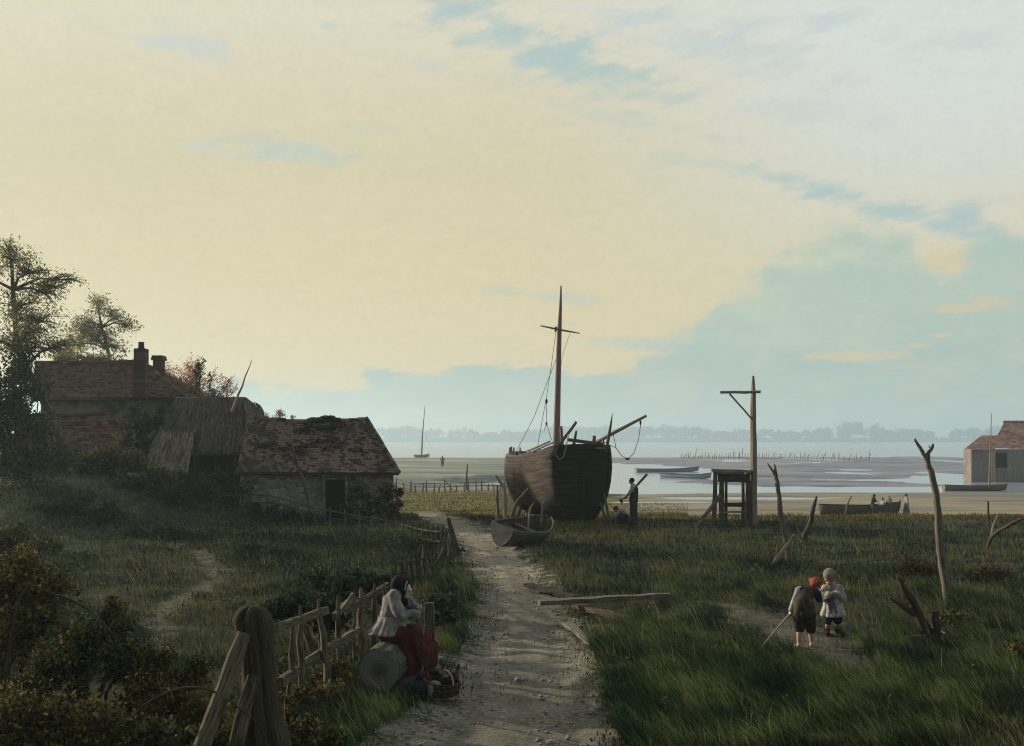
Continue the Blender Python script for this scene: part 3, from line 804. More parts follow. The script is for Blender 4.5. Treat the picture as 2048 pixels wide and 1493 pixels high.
ml = [RS(s, t) for s, t in [(.62, 1.0), (.68, 1.03), (.56, 1.0), (.73, .99), (.5, .93), (.6, .86), (.45, .82), (.68, .86), (.75, .9)]]
mosslumps('moss', ml, .27, 2600, M['moss'], roof)
mosslumps('moss', [RS(s, t) + Vector((0, 0, -.05)) for s, t in [(.2, .55), (.25, .45), (.12, .5), (.33, .5), (.4, .42), (.45, .55), (.55, .62), (.62, .5), (.7, .55), (.3, .32), (.8, .45), (.66, .66)]], .3, 1700, M['moss'], roof)


def strands(mb_pts, n, length, width, down):
    pass


def thatch_mesh(name, A, B, C, D, n, parent, mat, ln=(.5, 1.1), w=.022, lift=.1, curl=.0):
    """reeds hanging on the patch A (top left) B (top right) C (bottom right) D (bottom left)"""
    A, B, C, D = map(np.array, (A, B, C, D))
    s = RNG.random(n); t = RNG.random(n) ** .9
    top = lambda s, t: (A * (1 - s)[:, None] + B * s[:, None]) * (1 - t)[:, None] + (D * (1 - s)[:, None] + C * s[:, None]) * t[:, None]
    nrm = np.cross(B - A, D - A); nrm = nrm / np.linalg.norm(nrm)
    if nrm[1] > 0: nrm = -nrm
    H_ = np.linalg.norm(D - A); L = RNG.uniform(*ln, n)
    t0 = np.clip(t - .1, -.03, 1); t1 = t0 + L / H_
    t1 = np.minimum(t1, 1.0 + RNG.random(n) * .08)
    lf = nrm * (lift * (.2 + .8 * RNG.random(n)))[:, None]
    sl = RNG.normal(0, .02, n)
    p0 = top(s, t0) + lf * .5; p1 = top(np.clip(s + sl, -.02, 1.02), (t0 + t1) / 2) + lf; p2 = top(np.clip(s + sl * 2.4, -.03, 1.03), t1) + lf * .8
    side = (B - A) / np.linalg.norm(B - A); ww = (w * RNG.uniform(.5, 1.6, n))[:, None] * side
    V = np.stack([p0 - ww, p0 + ww, p1 + ww, p1 - ww, p2 + ww * .5, p2 - ww * .5], 1).reshape(-1, 3)
    b = np.arange(n)[:, None] * 6
    F = np.concatenate([b + [0, 1, 2, 3], b + [3, 2, 4, 5]])
    r = RNG.random(n); return np_mesh(name, V, F, mat, parent, rnd=np.concatenate([r, r]))


# ---- thatched cattle shed beside it
shed = thing('thatched_shed', W(425, 950, 44.5), 'tall dark shed with shaggy reed thatch hanging down its front, beside the barn', 'shed')
TA, TB, TC, TD = W(352, 800, 46.5), W(492, 800, 46.5), W(497, 905, 44.3), W(330, 905, 44.3)
mb = MB()
ridge_back = [W(352, 796, 48.0), W(492, 796, 48.0)]; backlow = [W(340, 880, 50.5), W(505, 880, 50.5)]
rings = []
for k in range(9):
    s = k / 8
    tp = TA.lerp(TB, s); sh = 1 - max(0, (s - .8) / .2) ** 2 * .0
    tp = tp + Vector((0, 0, random.uniform(-.03, .05)))
    bt = TD.lerp(TC, s); rb = ridge_back[0].lerp(ridge_back[1], s); bl = backlow[0].lerp(backlow[1], s)
    rings.append([bt + Vector((0, .15, -.02)), bt.lerp(tp, .35), bt.lerp(tp, .7) + Vector((0, -.05, .05)), tp + Vector((0, 0, -.03)), tp.lerp(rb, .5) + Vector((0, 0, .06)), rb, bl])
e = rings[-1]; sh = [p + Vector((.42, .1, -.22 - .1 * i / 3)) for i, p in enumerate(e)]
rings.append(sh); rings.append([p + Vector((.12, 0, -.7)) for p in sh])
mb.loft(rings); mb.build('thatch_mat', M['thatch_base'], shed, smooth=True)
th = thatch_mesh('thatch', TA, TB, TC, TD, 3200, shed, M['thatch'], (.6, 1.3), .019, .12)
thatch_mesh('thatch_end', TB + Vector((-.1, 0, .02)), TB + Vector((.55, .3, -.25)), TB + Vector((.75, .3, -.95)), TC + Vector((-.1, 0, .9)), 500, shed, M['thatch'], (.4, .8), .019, .1)
mb = MB()
for u in (398, 432, 470, 496):
    q = W(u, 905, 44.6); mb.tube(wob((q.x, q.y, gz(q.x, q.y) - .1), q, 4, .02), .06, 7, .1)
mb.build('post', M['wood_dark'], shed)
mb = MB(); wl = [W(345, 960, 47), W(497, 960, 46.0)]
wallbox(mb, [wl[0], wl[1]], [.6, .5], [3.2, 3.2]); mb.build('wall', M['hole'], shed)  # wall coloured near-black to stand for the shade inside the shed
# ---- straw lean-to in front
lean = thing('straw_lean_to', W(330, 950, 43), 'low lean-to of pale loose straw propped against the thatched shed', 'lean-to')
LA, LB, LC, LD = W(318, 866, 43.8), W(388, 868, 43.8), W(372, 950, 42.2), W(282, 952, 42.2)
mb = MB(); mb.poly([LA + Vector((0, .12, -.05)), LB + Vector((0, .12, -.05)), LC + Vector((0, .12, 0)), LD + Vector((0, .12, 0))], .08, (0, -1, .6)); mb.build('straw_mat', M['thatch_base'], lean)
thatch_mesh('straw', LA, LB, LC, LD, 1500, lean, pmat('pale_straw', [(.07, .055, .038), (.17, .135, .09), (.26, .215, .15)], 2.2, rough=.95, bmp=0, rnd=1.3), (.5, 1.0), .017, .09)
mb = MB(); mb.tube(wob(LA + Vector((-.06, 0, .02)), LB + Vector((.08, 0, .02)), 4, .01), .035, 6); mb.build('ridge_pole', M['wood_dark'], lean)
for q in (LB + Vector((0, .1, 0)), LA + Vector((0, .1, 0))):
    mb = MB(); mb.tube([q, Vector((q.x, q.y + .1, gz(q.x, q.y) - .1))], .05, 6); mb.build('prop', M['wood_dark'], lean)
mb = MB(); q = W(472, 800, 45.5); mb.tube(wob((q.x - .15, q.y - .05, q.z - .5), W(504, 720, 45.2), 6, .02), [.07, .06, .05, .04, .03, .022, .012], 7, .1)
tag(mb.build('pole', M['wood_pale'], None, W(472, 805, 45.5)), 'pale pointed pole slanting up out of the top of the thatched shed', 'pole')

# ---- red roofed cottage behind
hy = 50.0
cot = thing('cottage', W(225, 950, 51.5), 'long cottage with a dark red tiled hip roof and two chimneys behind the trees', 'cottage')
e0, e1 = W(62, 797, hy), W(378, 795, hy); r0, r1 = W(70, 726, hy + 3), W(284, 723, hy + 3)
b0, b1 = e0 + Vector((0, 6, 0)), e1 + Vector((0, 6, 0))
mb = MB(); tiled(mb, e0, e1, r0, r1, .15, .17, .11, .022, .02); tiled(mb, e1, b1, r1, r1 + Vector((0, .02, 0)), .25, .25, .02); tiled(mb, b1, b0, r1, r0, .3, .4)
for k in range(14):
    mb.tube([r0.lerp(r1, k / 14) + Vector((0, 0, -.05 * math.sin(math.pi * k / 14))), r0.lerp(r1, (k + 1.05) / 14) + Vector((0, 0, -.05 * math.sin(math.pi * k / 14)))], .1, 7, .05)
for k in range(10): mb.tube([r1.lerp(e1, k / 10), r1.lerp(e1, (k + 1.08) / 10)], .09, 7, .05)
croof = mb.build('roof', M['tile'], cot)
mb = MB(); dz = Vector((0, 0, .12)); mb.poly([e0 - dz, e1 - dz, r1 - dz * 2, r0 - dz * 2], .05, (0, -.6, .8)); mb.poly([e1 - dz, b1 - dz, r1 - dz * 2], .05, (1, 0, .6)); mb.build('roof_boards', M['wood_dark'], cot)
mb = MB(); fx0, fx1 = e0.x + .3, e1.x - .35
for a, b in (((fx0, hy + .35), (fx1, hy + .35)), ((fx1, hy + .35), (fx1, hy + 5.6)), ((fx0, hy + 5.6), (fx0, hy + .35))):
    wallbox(mb, [(*a, 0), (*b, 0)], [1.0, 1.0], [e0.z + .1, e0.z + .1])
mb.build('wall', M['plaster'], cot)
def chimney(u0, u1, vt, vb, y, pot, cap_, parent):
    mb = MB(); c0, c1 = W(u0, vb, y), W(u1, vt, y); w = c1.x - c0.x; cx = (c0.x + c1.x) / 2
    n = int((c1.z - c0.z) / .16)
    for i in range(n):
        z = c0.z + (c1.z - c0.z) * i / n; z2 = c0.z + (c1.z - c0.z) * (i + 1) / n; k = 1 - .1 * i / n
        mb.beam((cx, y + .3, z), (cx, y + .3, z2 - .012), w * k + random.uniform(-.015, .015), .55, up=(0, 1, 0))
    mb.beam((cx, y + .3, c0.z), (cx, y + .3, c1.z), w * .86, .52, up=(0, 1, 0))
    if cap_:
        mb.beam((cx, y + .3, c1.z - .2), (cx, y + .3, c1.z - .08), w * 1.28, .72, up=(0, 1, 0)); mb.beam((cx, y + .3, c1.z - .08), (cx, y + .3, c1.z + .02), w * 1.15, .66, up=(0, 1, 0))
    ch = mb.build('chimney', M['brick'], parent)
    if pot:
        mb = MB(); mb.tube([(cx, y + .3, c1.z), (cx, y + .3, c1.z + pot * .2), (cx, y + .3, c1.z + pot * .9), (cx, y + .3, c1.z + pot)], [.17, .14, .125, .15], 12); mb.build('chimney_pot', M['tile'], ch)
    return ch
chimney(266, 290, 697, 796, hy - .45, .3, False, cot); chimney(305, 323, 712, 748, hy + 2.4, 0, True, cot)
# ---- low outhouse roof in front of it
out = thing('outhouse', W(160, 950, 46), 'low outhouse with a dark mossy pantiled roof half hidden by shrubs below the cottage', 'outhouse')
e0, e1, r0, r1 = W(20, 902, 44.5), W(282, 912, 44.5), W(40, 832, 46.5), W(222, 828, 46.5)
mb = MB(); tiled(mb, e0, e1, r0, r1, .22, .24, .08); mb.tube([r0, r0.lerp(r1, .5) - Vector((0, 0, .05)), r1], .09, 7, .05); tiled(mb, e1, e1 + Vector((0, 4, .1)), r1, r1 + Vector((0, .02, 0)), .25, .25, .02)
mb.build('roof', M['tile'], out)
mb = MB(); mb.poly([e0 - dz, e1 - dz, r1 - dz * 2, r0 - dz * 2], .05, (0, -.6, .8)); mb.build('roof_boards', M['wood_dark'], out)
mb = MB(); wallbox(mb, [(e0.x + .3, 44.8, 0), (e1.x - .3, 44.8, 0)], [.8, .6], [e0.z + .05, e0.z + .02]); wallbox(mb, [(e1.x - .3, 44.8, 0), (e1.x - .3, 48, 0)], [.6, .6], [e0.z, e0.z]); mb.build('wall', M['plaster'], out)

# ---- boathouse across the creek
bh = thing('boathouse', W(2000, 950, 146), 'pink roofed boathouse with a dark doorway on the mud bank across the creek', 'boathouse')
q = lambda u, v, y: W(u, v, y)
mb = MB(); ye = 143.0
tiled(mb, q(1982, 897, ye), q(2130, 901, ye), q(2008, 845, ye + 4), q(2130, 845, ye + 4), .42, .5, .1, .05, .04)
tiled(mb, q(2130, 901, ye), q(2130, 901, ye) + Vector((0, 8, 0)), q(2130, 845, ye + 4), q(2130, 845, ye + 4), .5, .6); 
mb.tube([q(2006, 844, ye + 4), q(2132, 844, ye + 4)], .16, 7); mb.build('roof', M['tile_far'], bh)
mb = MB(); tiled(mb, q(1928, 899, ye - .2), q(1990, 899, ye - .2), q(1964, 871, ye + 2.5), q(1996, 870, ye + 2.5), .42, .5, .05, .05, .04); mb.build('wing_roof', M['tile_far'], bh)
mb = MB(); g0 = -2.6
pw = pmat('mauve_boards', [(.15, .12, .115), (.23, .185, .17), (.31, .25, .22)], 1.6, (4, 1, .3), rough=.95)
X0, X1, X2, X3 = q(1946, 0, ye).x, q(1994, 0, ye).x, q(2019, 0, ye).x, q(2126, 0, ye).x; zt = q(0, 899, ye).z
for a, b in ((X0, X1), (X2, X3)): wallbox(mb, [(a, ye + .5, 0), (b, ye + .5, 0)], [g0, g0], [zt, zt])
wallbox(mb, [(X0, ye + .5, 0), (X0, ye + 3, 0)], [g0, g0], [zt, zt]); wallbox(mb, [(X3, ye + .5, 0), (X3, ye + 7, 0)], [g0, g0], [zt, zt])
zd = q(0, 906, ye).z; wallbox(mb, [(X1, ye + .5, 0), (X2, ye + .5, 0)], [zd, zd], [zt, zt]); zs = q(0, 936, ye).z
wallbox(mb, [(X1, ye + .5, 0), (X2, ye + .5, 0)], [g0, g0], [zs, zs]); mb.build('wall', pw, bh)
mb = MB(); mb.poly([(X1 - .2, ye + 1, zs - .2), (X2 + .2, ye + 1, zs - .2), (X2 + .2, ye + 1, zd + .2), (X1 - .2, ye + 1, zd + .2)], .05, (0, 1, 0)); mb.build('doorway', M['hole'], bh)  # dark sheet painted as the shade within the boathouse opening
mb = MB()
for u in (1986, 1991): mb.beam((q(u, 0, ye).x, ye + .4, g0), (q(u, 0, ye).x, ye + .4, zt - .1), .22, .15, up=(0, 1, 0))
mb.build('door_board', pmat('pinkish_board', [(.5, .34, .25), (.6, .42, .31)], 2), bh)

# ================================================================ boats
def hull_shape(st, HD, L, bmid, bst, hs, hm, hb, base, bluff=2.3, ns=22, fine=.62, prof=None, y0=0.0, tp=1.0, be=None):
    """rings from stern (0) to bow (1); each ring runs port gunwale - keel - starboard gunwale"""
    HD = Vector(HD).normalized(); RT = Vector((HD.y, -HD.x, 0))
    prof = prof or [(1, .93), (.88, .975), (.72, 1.0), (.55, .97), (.38, .89), (.22, .74), (.1, .54), (.03, .34), (0, .16)]
    rings = []
    for i in range(ns + 1):
        t = (i / ns) ** tp
        if t < .45: b = bst + (bmid - bst) * (math.sin(t / .45 * math.pi / 2) if be is None else (t / .45) ** be)
        elif t > fine: b = bmid * max(.0, 1 - ((t - fine) / (1 - fine)) ** bluff) ** .62 + .05
        else: b = bmid
        h = hs + (hm - hs) * math.sin(min(1, t / .55) * math.pi / 2) if t < .55 else hm + (hb - hm) * ((t - .55) / .45) ** 2
        rise = .45 * max(0, (t - .7) / .3) ** 2 * base
        ring = []
        pp = [(-w, z) for z, w in prof] + [(w, z) for z, w in prof[::-1][1:]]
        for w, z in pp:
            fl = 1 - .35 * max(0, (t - .75) / .25) * (1 - z)
            rake = .35 * base * (z - .4) * max(0, (t - .7) / .3) - .14 * base * (1 - z) * max(0, (.12 - t) / .12) * -1
            ring.append(Vector(st) + HD * (t * L + rake) + RT * (w * b * fl) + Vector((0, 0, rise * (1 - z) + z * h)))
        rings.append(ring)
    return rings, HD, RT


STN = Vector((2.63, 41.2, -.02)); HDG = (-.235, .972, 0)
ship = thing('beached_hulk', STN, 'dark wooden one-masted hulk hauled up on the grass, broad stern towards the lane', 'boat')
rings, HD, RT = hull_shape(STN, HDG, 8.0, 1.55, 1.04, 2.92, 2.38, 2.62, 1.0, 2.6, 24, .6, tp=1.7, be=.45)
mb = MB(); mb.loft(rings); hullo = mb.build('hull', M['hull'], ship, smooth=True)
sm = hullo.modifiers.new('thickness', 'SOLIDIFY'); sm.thickness = .08; sm.offset = -1
# transom, set 10 mm behind the last ring
def ts(u, k):
    k0 = min(int(k), 7); f_ = k - k0; p = rings[0][k0].lerp(rings[0][k0 + 1], f_); q_ = rings[0][16 - k0].lerp(rings[0][15 - k0], f_)
    zf = max(0, p.z - STN.z) / 2.92
    return p.lerp(q_, (u + 1) / 2) - HD * .42 * (1 - abs(u) ** 2.2) * (.25 + .75 * zf) + Vector((0, 0, .05 * (1 - u * u) * (1 if k == 0 else 0)))
mb = MB(); mb.loft([[ts(-1 + j / 8, k) for j in range(17)] for k in range(9)])
trans = mb.build('transom', M['transom'], ship, smooth=True)
# plank strakes standing a little proud of the hull sides, the top ones broken
def strake(mb, k, side, t0, t1, off=.018, w=.012, zoff=0):
    n = 24; pts = []
    for i in range(n + 1):
        t = t0 + (t1 - t0) * i / n; f = t ** (1 / 1.7) * 24; i0 = min(int(f), 23); fr = f - i0
        kk = k if side < 0 else 16 - k
        k0 = int(math.floor(k)); kf = k - k0
        def at(i, k0): kx = k0 if side < 0 else 16 - k0; return rings[i][kx]
        p = at(i0, k0).lerp(at(i0 + 1, k0), fr).lerp(at(i0, k0 + 1).lerp(at(i0 + 1, k0 + 1), fr), kf)
        pts.append(p + RT * side * off + Vector((0, 0, zoff)))
    mb.tube(pts, w, 5, .1)
mb = MB()
for side in (-1, 1):
    for k in (.5, 1.0, 1.6, 2.2, 2.8, 3.4, 4.0, 4.6): strake(mb, k, side, .0, .97, .006, .02)
mb.build('seam', M['transom'], hullo)
mb = MB()
for side in (-1, 1): strake(mb, .05, side, .0, .98, .02, .05); strake(mb, 1.2, side, .0, .98, .03, .042)
for t0, t1, zo in ((.02, .5, .12), (.25, .8, .07), (.05, .35, .22)): strake(mb, .02, -1, t0, t1, .01, .035, zo)
strake(mb, .7, -1, .45, .93, .04, .02); strake(mb, .4, -1, .1, .6, .05, .018)
mb.build('wale', M['wood'], ship)
mb = MB()
for k in range(1, 15): mb.tube([ts(-.99 + j * .0825 * 1.5, k * .46) - HD * .006 for j in range(17)], .012, 4)
mb.build('transom_seam', M['hole'], trans)
mb = MB(); sp_ = [ts(0, k) - HD * .03 for k in (8, 7, 5, 3, 1.2)]; mb.tube(sp_, [.12, .11, .09, .08, .05], 6); mb.build('sternpost', M['transom'], ship)
mb = MB(); n0 = Vector((0, 0, 1)); dk = [r[0] + n0 * -.42 for r in rings[:23]] + [r[16] + n0 * -.42 for r in rings[:23]][::-1]
cdk = [(rings[i][0] * .96 + rings[i][16] * .04 - n0 * .45, rings[i][16] * .96 + rings[i][0] * .04 - n0 * .45) for i in range(0, 23)]
mb.loft([list(p) for p in cdk]); mb.build('deck', M['wood_dark'], ship)
def stern_pt(u, v, d=41.0): return W(u, v, d)
for i, t in enumerate([.14, .2, .27, .36, .44, .53, .6, .66, .72, .77, .81, .85, .89, .93, .96]):      # broken frame heads along the port rail
    f = t ** (1 / 1.7) * 24; i0 = int(f); p = rings[i0][0].lerp(rings[i0 + 1][0], f - i0); h = random.uniform(.12, .34) if t > .5 else random.uniform(.05, .2)
    mb = MB(); mb.beam(p + RT * .07 - n0 * .35, p + RT * .07 + n0 * h + HD * random.uniform(-.05, .05), .085, .07, up=HD, w2=.05); mb.build('frame_head', M['wood_pale'], ship)
for t in (.2, .4, .6, .8):
    f = t ** (1 / 1.7) * 24; i0 = int(f); p = rings[i0][16].lerp(rings[i0 + 1][16], f - i0)
    mb = MB(); mb.beam(p - RT * .07 - n0 * .3, p - RT * .07 + n0 * random.uniform(.15, .3), .085, .07, up=HD, w2=.05); mb.build('frame_head', M['wood_pale'], ship)
for u0_, v0_, u1_, v1_, w0, w1 in ((1146, 897, 1153, 862, .13, .07), (1186, 897, 1189, 872, .14, .12), (1209, 899, 1206, 880, .08, .05)):
    mb = MB(); mb.beam(stern_pt(u0_, v0_), stern_pt(u1_, v1_), w0, .12, up=(0, 1, 0), seg=3, jit=.006, w2=w1); mb.build('stern_post', M['wood'], ship)
mb = MB(); mb.tube(wob(stern_pt(1213, 905), stern_pt(1225, 828), 5, .02), [.06, .06, .055, .05, .035, .012], 8, .15); mb.build('stern_post', M['wood'], ship)
mb = MB(); mb.beam(stern_pt(1136, 880, 41.15), stern_pt(1205, 889, 41.15), .09, .13, seg=4, jit=.006); mb.build('taffrail', M['wood'], ship)
mb = MB(); mb.beam(stern_pt(1122, 897, 41.05), stern_pt(1214, 897, 41.05), .14, .07, seg=4, jit=.006); mb.build('stern_rail', M['wood_pale'], ship)
mb = MB(); mb.beam(stern_pt(1100, 917, 40.75), stern_pt(1152, 845, 41.3), .10, .30, up=(0, -1, .3), seg=5, jit=.012, w2=.08, h2=.2); mb.build('loose_plank', M['wood'], ship)
mb = MB(); mb.beam(stern_pt(1092, 922, 40.9), stern_pt(1135, 872, 41), .05, .10, up=(0, -1, .3), seg=3, jit=.01); mb.build('loose_plank', M['wood_pale'], ship)
mb = MB(); mb.tube([stern_pt(1110, 898, 40.78), stern_pt(1112, 912, 40.75), stern_pt(1118, 920, 40.73), stern_pt(1127, 914, 40.73), stern_pt(1132, 895, 40.75), stern_pt(1137, 868, 40.85)], .02, 5); mb.build('rope_end', pmat('pale_rope', [(.30, .27, .22), (.42, .39, .33)], 20, bmp=0), ship)
# mast and gear
my = 44.6
mb = MB(); mb.tube([W(1112, 960, my), W(1113, 885, my), W(1115, 800, my), W(1117.5, 700, my), W(1119, 655, my), W(1121, 612, my), W(1122, 572, my)], [.15, .145, .125, .105, .09, .06, .03], 12)
mast = mb.build('mast', M['mast'], ship, smooth=True)
mb = MB(); mb.tube([W(1081, 652, my - .3), W(1119, 660, my - .12), W(1159, 667, my + .1)], [.025, .045, .022], 7); mb.build('crosstree', M['wood_pale'], mast)
mb = MB(); mb.tube([W(1112, 654, my - .15), W(1111, 664, my - .15)], [.05, .04], 8); mb.build('block', M['wood_dark'], mast)
mb = MB(); mb.tube([W(1124, 895, 43.9), W(1123, 870, 43.9), W(1122, 853, 43.9)], [.075, .07, .055], 8, .1); mb.build('bitt', M['mast'], ship)
def rope(pts, r=.013, par=ship, name='shroud'):
    mb = MB(); mb.tube(pts, r, 5); return mb.build(name, M['rope'], par)
bowp = rings[20][0] + RT * .1
rope([W(1112, 662, my), W(1103, 730, my - .3), W(1092, 800, my - .5)], .011)
rope([W(1092, 800, my - .5), W(1073, 905, 44.2)], .012); rope([W(1092, 800, my - .5), W(1094, 850, 44.3), W(1103, 880, 44)], .012)
mb = MB(); ellipsoid(mb, W(1093, 803, my - .5), (.05, .05, .1)); mb.build('block', M['wood_dark'], ship)
mb = MB(); ellipsoid(mb, W(1093, 848, 44.3), (.04, .04, .08)); mb.build('block', M['wood_dark'], ship)
rope([W(1093, 848, 44.3), W(1088, 862, 44.2)], .012)
rope([W(1119, 700, my), W(1068, 835, 46), W(1032, 905, 46.8)], .012)
rope([W(1140, 666, my), W(1124, 715, my - .2), W(1116, 790, my - .1)], .008, name='halyard')
# derrick spar with a slung rope over the starboard side
mb = MB(); mb.tube([W(1183, 890, 42.6), W(1235, 862, 42.2), W(1293, 832, 41.8)], [.085, .07, .05], 9); mb.build('spar', M['wood_pale'], ship, smooth=True)
cat = [W(1281, 838, 41.9), W(1281, 852, 41.9), W(1277, 880, 41.9), W(1268, 906, 41.9), W(1256, 919, 41.9), W(1243, 912, 42), W(1232, 896, 42), W(1227, 872, 42.1), W(1226, 866, 42.2)]
rope(cat, .014, name='sling'); mb = MB(); ellipsoid(mb, W(1255, 918, 41.9), (.09, .05, .05)); mb.build('knot', M['rope'], ship)
mb = MB(); ellipsoid(mb, W(1281, 846, 41.9), (.04, .04, .09)); mb.build('block', M['wood_dark'], ship)
rope([W(1232, 896, 42), W(1218, 890, 42), W(1208, 884, 41.8)], .012, name='sling')
for (a, b) in (((1207, 988, 41.2), (1222, 1030, 40.6)), ((1200, 1000, 41.5), (1213, 1035, 41.0)), ((1048, 990, 45.5), (1035, 1030, 44.0))):     # shores under the bilge
    p, q2 = W(*a), W(*b); q2.z = gz(q2.x, q2.y) - .05
    mb = MB(); mb.tube(wob(q2, p, 3, .015), .055, 6, .1); tag(mb.build('shore_prop', M['wood'], ship))

# ---- small dinghy at the lane's edge
DN = G(1004, 1090); dst = Vector((DN.x - .12, 32.1, gz(-.3, 32.1) + .02))
ding = thing('dinghy', dst, 'small grey rowing dinghy tilted open on the grass at the lane edge before the hulk', 'dinghy')
dr, dH, dR = hull_shape((0, 0, 0), (.62, .78, 0), 2.15, .60, .42, .60, .60, .86, .3, 2.0, 16, .5, [(1, 1), (.75, .97), (.5, .85), (.25, .6), (.08, .3), (0, .05)])
rotm = Matrix.Rotation(math.radians(17), 3, Vector((.62, .78, 0))) @ Matrix.Rotation(math.radians(-2), 3, Vector((.78, -.62, 0)))
dr = [[rotm @ p + dst + Vector((0, 0, .06)) for p in r] for r in dr]; dH = rotm @ Vector((.62, .78, 0)); nk = len(dr[0])
mb = MB(); mb.loft(dr); o = mb.build('hull', M['dinghy'], ding, smooth=True); sm = o.modifiers.new('thickness', 'SOLIDIFY'); sm.thickness = .03
mb = MB(); mb.poly([p - dH * .01 for p in dr[0]], .04, dH); mb.build('transom', pmat('pale_grey_paint', [(.05, .048, .047), (.105, .10, .10), (.18, .175, .175)], 4), ding)
mb = MB(); mb.tube([r[0] for r in dr], .03, 6); mb.tube([r[-1] for r in dr], .03, 6); mb.tube([dr[0][0], dr[0][-1]], .028, 6); mb.build('gunwale', M['wood'], ding)
mb = MB()
for i in (2, 4, 6, 8, 10, 12): mb.tube([p.lerp((dr[i][0] + dr[i][-1]) / 2, .06) for p in dr[i]], .018, 5)
mb.build('rib', M['wood'], ding)
for i in (5, 10):
    mb = MB(); mb.beam(dr[i][1].lerp(dr[i][-2], .03), dr[i][-2].lerp(dr[i][1], .03), .2, .03); mb.build('thwart', M['wood'], ding)
# stakes and sticks round it
def stick(name, pts, rad, mat, label, cat='stake', n=8, jit=.15, group=None, ground=True, pales=None):
    mb = MB(); P_ = [Vector(p) for p in pts]
    fine = spline(pts, 4); fine = [fine[0]] + [p + Vector((random.uniform(-1, 1), random.uniform(-1, 1), random.uniform(-1, 1))) * rad[0] * .12 for p in fine[1:-1]] + [fine[-1]]
    rr = [float(np.interp(i / (len(fine) - 1), np.linspace(0, 1, len(rad)), rad)) for i in range(len(fine))]
    mb.tube(fine, rr, n, jit)
    return tag(mb.build(name, mat, None, P_[0]), label, cat, group)
def footed(u, v, y): p = W(u, v, y); p.z = gz(p.x, p.y) - .12; return p
stick('stake', [footed(996, 1034, 36), W(995, 1000, 36), W(995, 970, 36)], [.06, .055, .03], M['wood'], 'shortest upright stake in the trio left of the dinghy')
stick('stake', [footed(1011, 1024, 37), W(1007, 985, 37), W(1000, 965, 37), W(991, 951, 37)], [.055, .05, .045, .02], M['wood'], 'bent stake leaning left between two upright stakes by the dinghy')
stick('stake', [footed(1012, 1022, 36.4), W(1010, 990, 36.4), W(1008, 965, 36.4)], [.06, .055, .04], M['wood_pale'], 'pale blunt upright stake nearest the hulk bow, by the dinghy')
stick('pole', [footed(1008, 1042, 33.5), W(1030, 1015, 33.5), W(1046, 992, 33.4), W(1057, 977, 33.3)], [.07, .06, .05, .04], M['wood'], 'long dark pole leaning right over the dinghy stern', 'pole')
stick('stick', [W(1056, 1035, 33.2) - Vector((0, 0, .35)), W(1060, 1020, 33.2), W(1068, 1006, 33.2)], [.03, .028, .02], M['wood_pale'], 'short pale stick poking up behind the dinghy side', 'stick')
stick('stick', [W(1082, 1035, 33.4) - Vector((0, 0, .35)), W(1086, 1015, 33.4), W(1092, 998, 33.4)], [.035, .03, .02], M['wood'], 'dark stick standing at the dinghy end under the hulk', 'stick')

# ---- rowing boat of the beach party
BO = Vector(W(1650, 1032, 77)); BO.z = gz(BO.x, BO.y) + .02
rb = thing('rowing_boat', BO, 'long dark open rowing boat on the sand with people gathered round its bow', 'rowing boat')
br, bH, bR = hull_shape(Vector((W(1642, 0, 77).x, 77.4, BO.z)), (1, -.12, 0), 5.35, .78, .45, .72, .66, .95, .35, 2.0, 20, .55, [(1, 1), (.75, .97), (.5, .86), (.25, .62), (.08, .3), (0, .05)])
mb = MB(); mb.loft(br); o = mb.build('hull', pmat('brown_boat_paint', [(.035, .03, .026), (.075, .064, .055), (.12, .10, .085)], 3, (1, 1, 6)), rb, smooth=True); sm = o.modifiers.new('thickness', 'SOLIDIFY'); sm.thickness = .04
mb = MB(); mb.tube([r[0] for r in br], .035, 6); mb.tube([r[-1] for r in br], .035, 6); mb.build('gunwale', M['wood_dark'], rb)
mb = MB(); mb.poly(br[0], .04, bH); mb.build('transom', M['wood_dark'], rb)
mb = MB(); e = [(br[20][5] + Vector((0, 0, 0))), (br[20][0] + br[20][-1]) / 2 + Vector((.05, 0, .16))]; mb.tube([e[0], e[0].lerp(e[1], .5) + bH * .08, e[1] + bH * .05], [.05, .05, .04], 6); mb.build('stem', M['wood_dark'], rb)
for i in (5, 10, 14):
    mb = MB(); mb.beam(br[i][1], br[i][-2], .25, .04); mb.build('thwart', M['wood'], rb)
stick('oar', [footed(1689, 1034, 75.8), W(1694, 1012, 76), W(1703, 992, 76.2)], [.05, .04, .07, .05], M['wood_pale'], 'pale oar standing against the side of the rowing boat', 'oar', 6, .05)

# ---- sailing boats on the river
def smack(u, v, y, label, mast_pts, L, hd, rad, mat, hh=.9, wire=()):
    b = W(u, v, y); b.z = max(gz(b.x, b.y), WATER_Z - .25)
    t = thing('sailing_boat', b, label, 'sailing boat')
    r, h_, r_ = hull_shape(b - Vector(hd).normalized() * L / 2, hd, L, L * .15, L * .1, hh, hh * .85, hh * 1.2, .5, 2.0, 16, .55, [(1, 1), (.7, .97), (.45, .85), (.2, .55), (0, .1)])
    mb = MB(); mb.loft(r); mb.build('hull', mat, t, smooth=True)
    mb = MB(); mb.loft([[q_[0] - Vector((0, 0, .12)), q_[-1] - Vector((0, 0, .12))] for q_ in r]); mb.build('deck', M['wood'], t)
    mb = MB(); mb.poly(r[0], .06, h_); mb.build('transom', mat, t)
    mb = MB(); mb.tube(mast_pts, rad, 8); mb.build('mast', M['mast'], t)
    for w_ in wire: rope(w_, .018, t, 'stay')
    return t
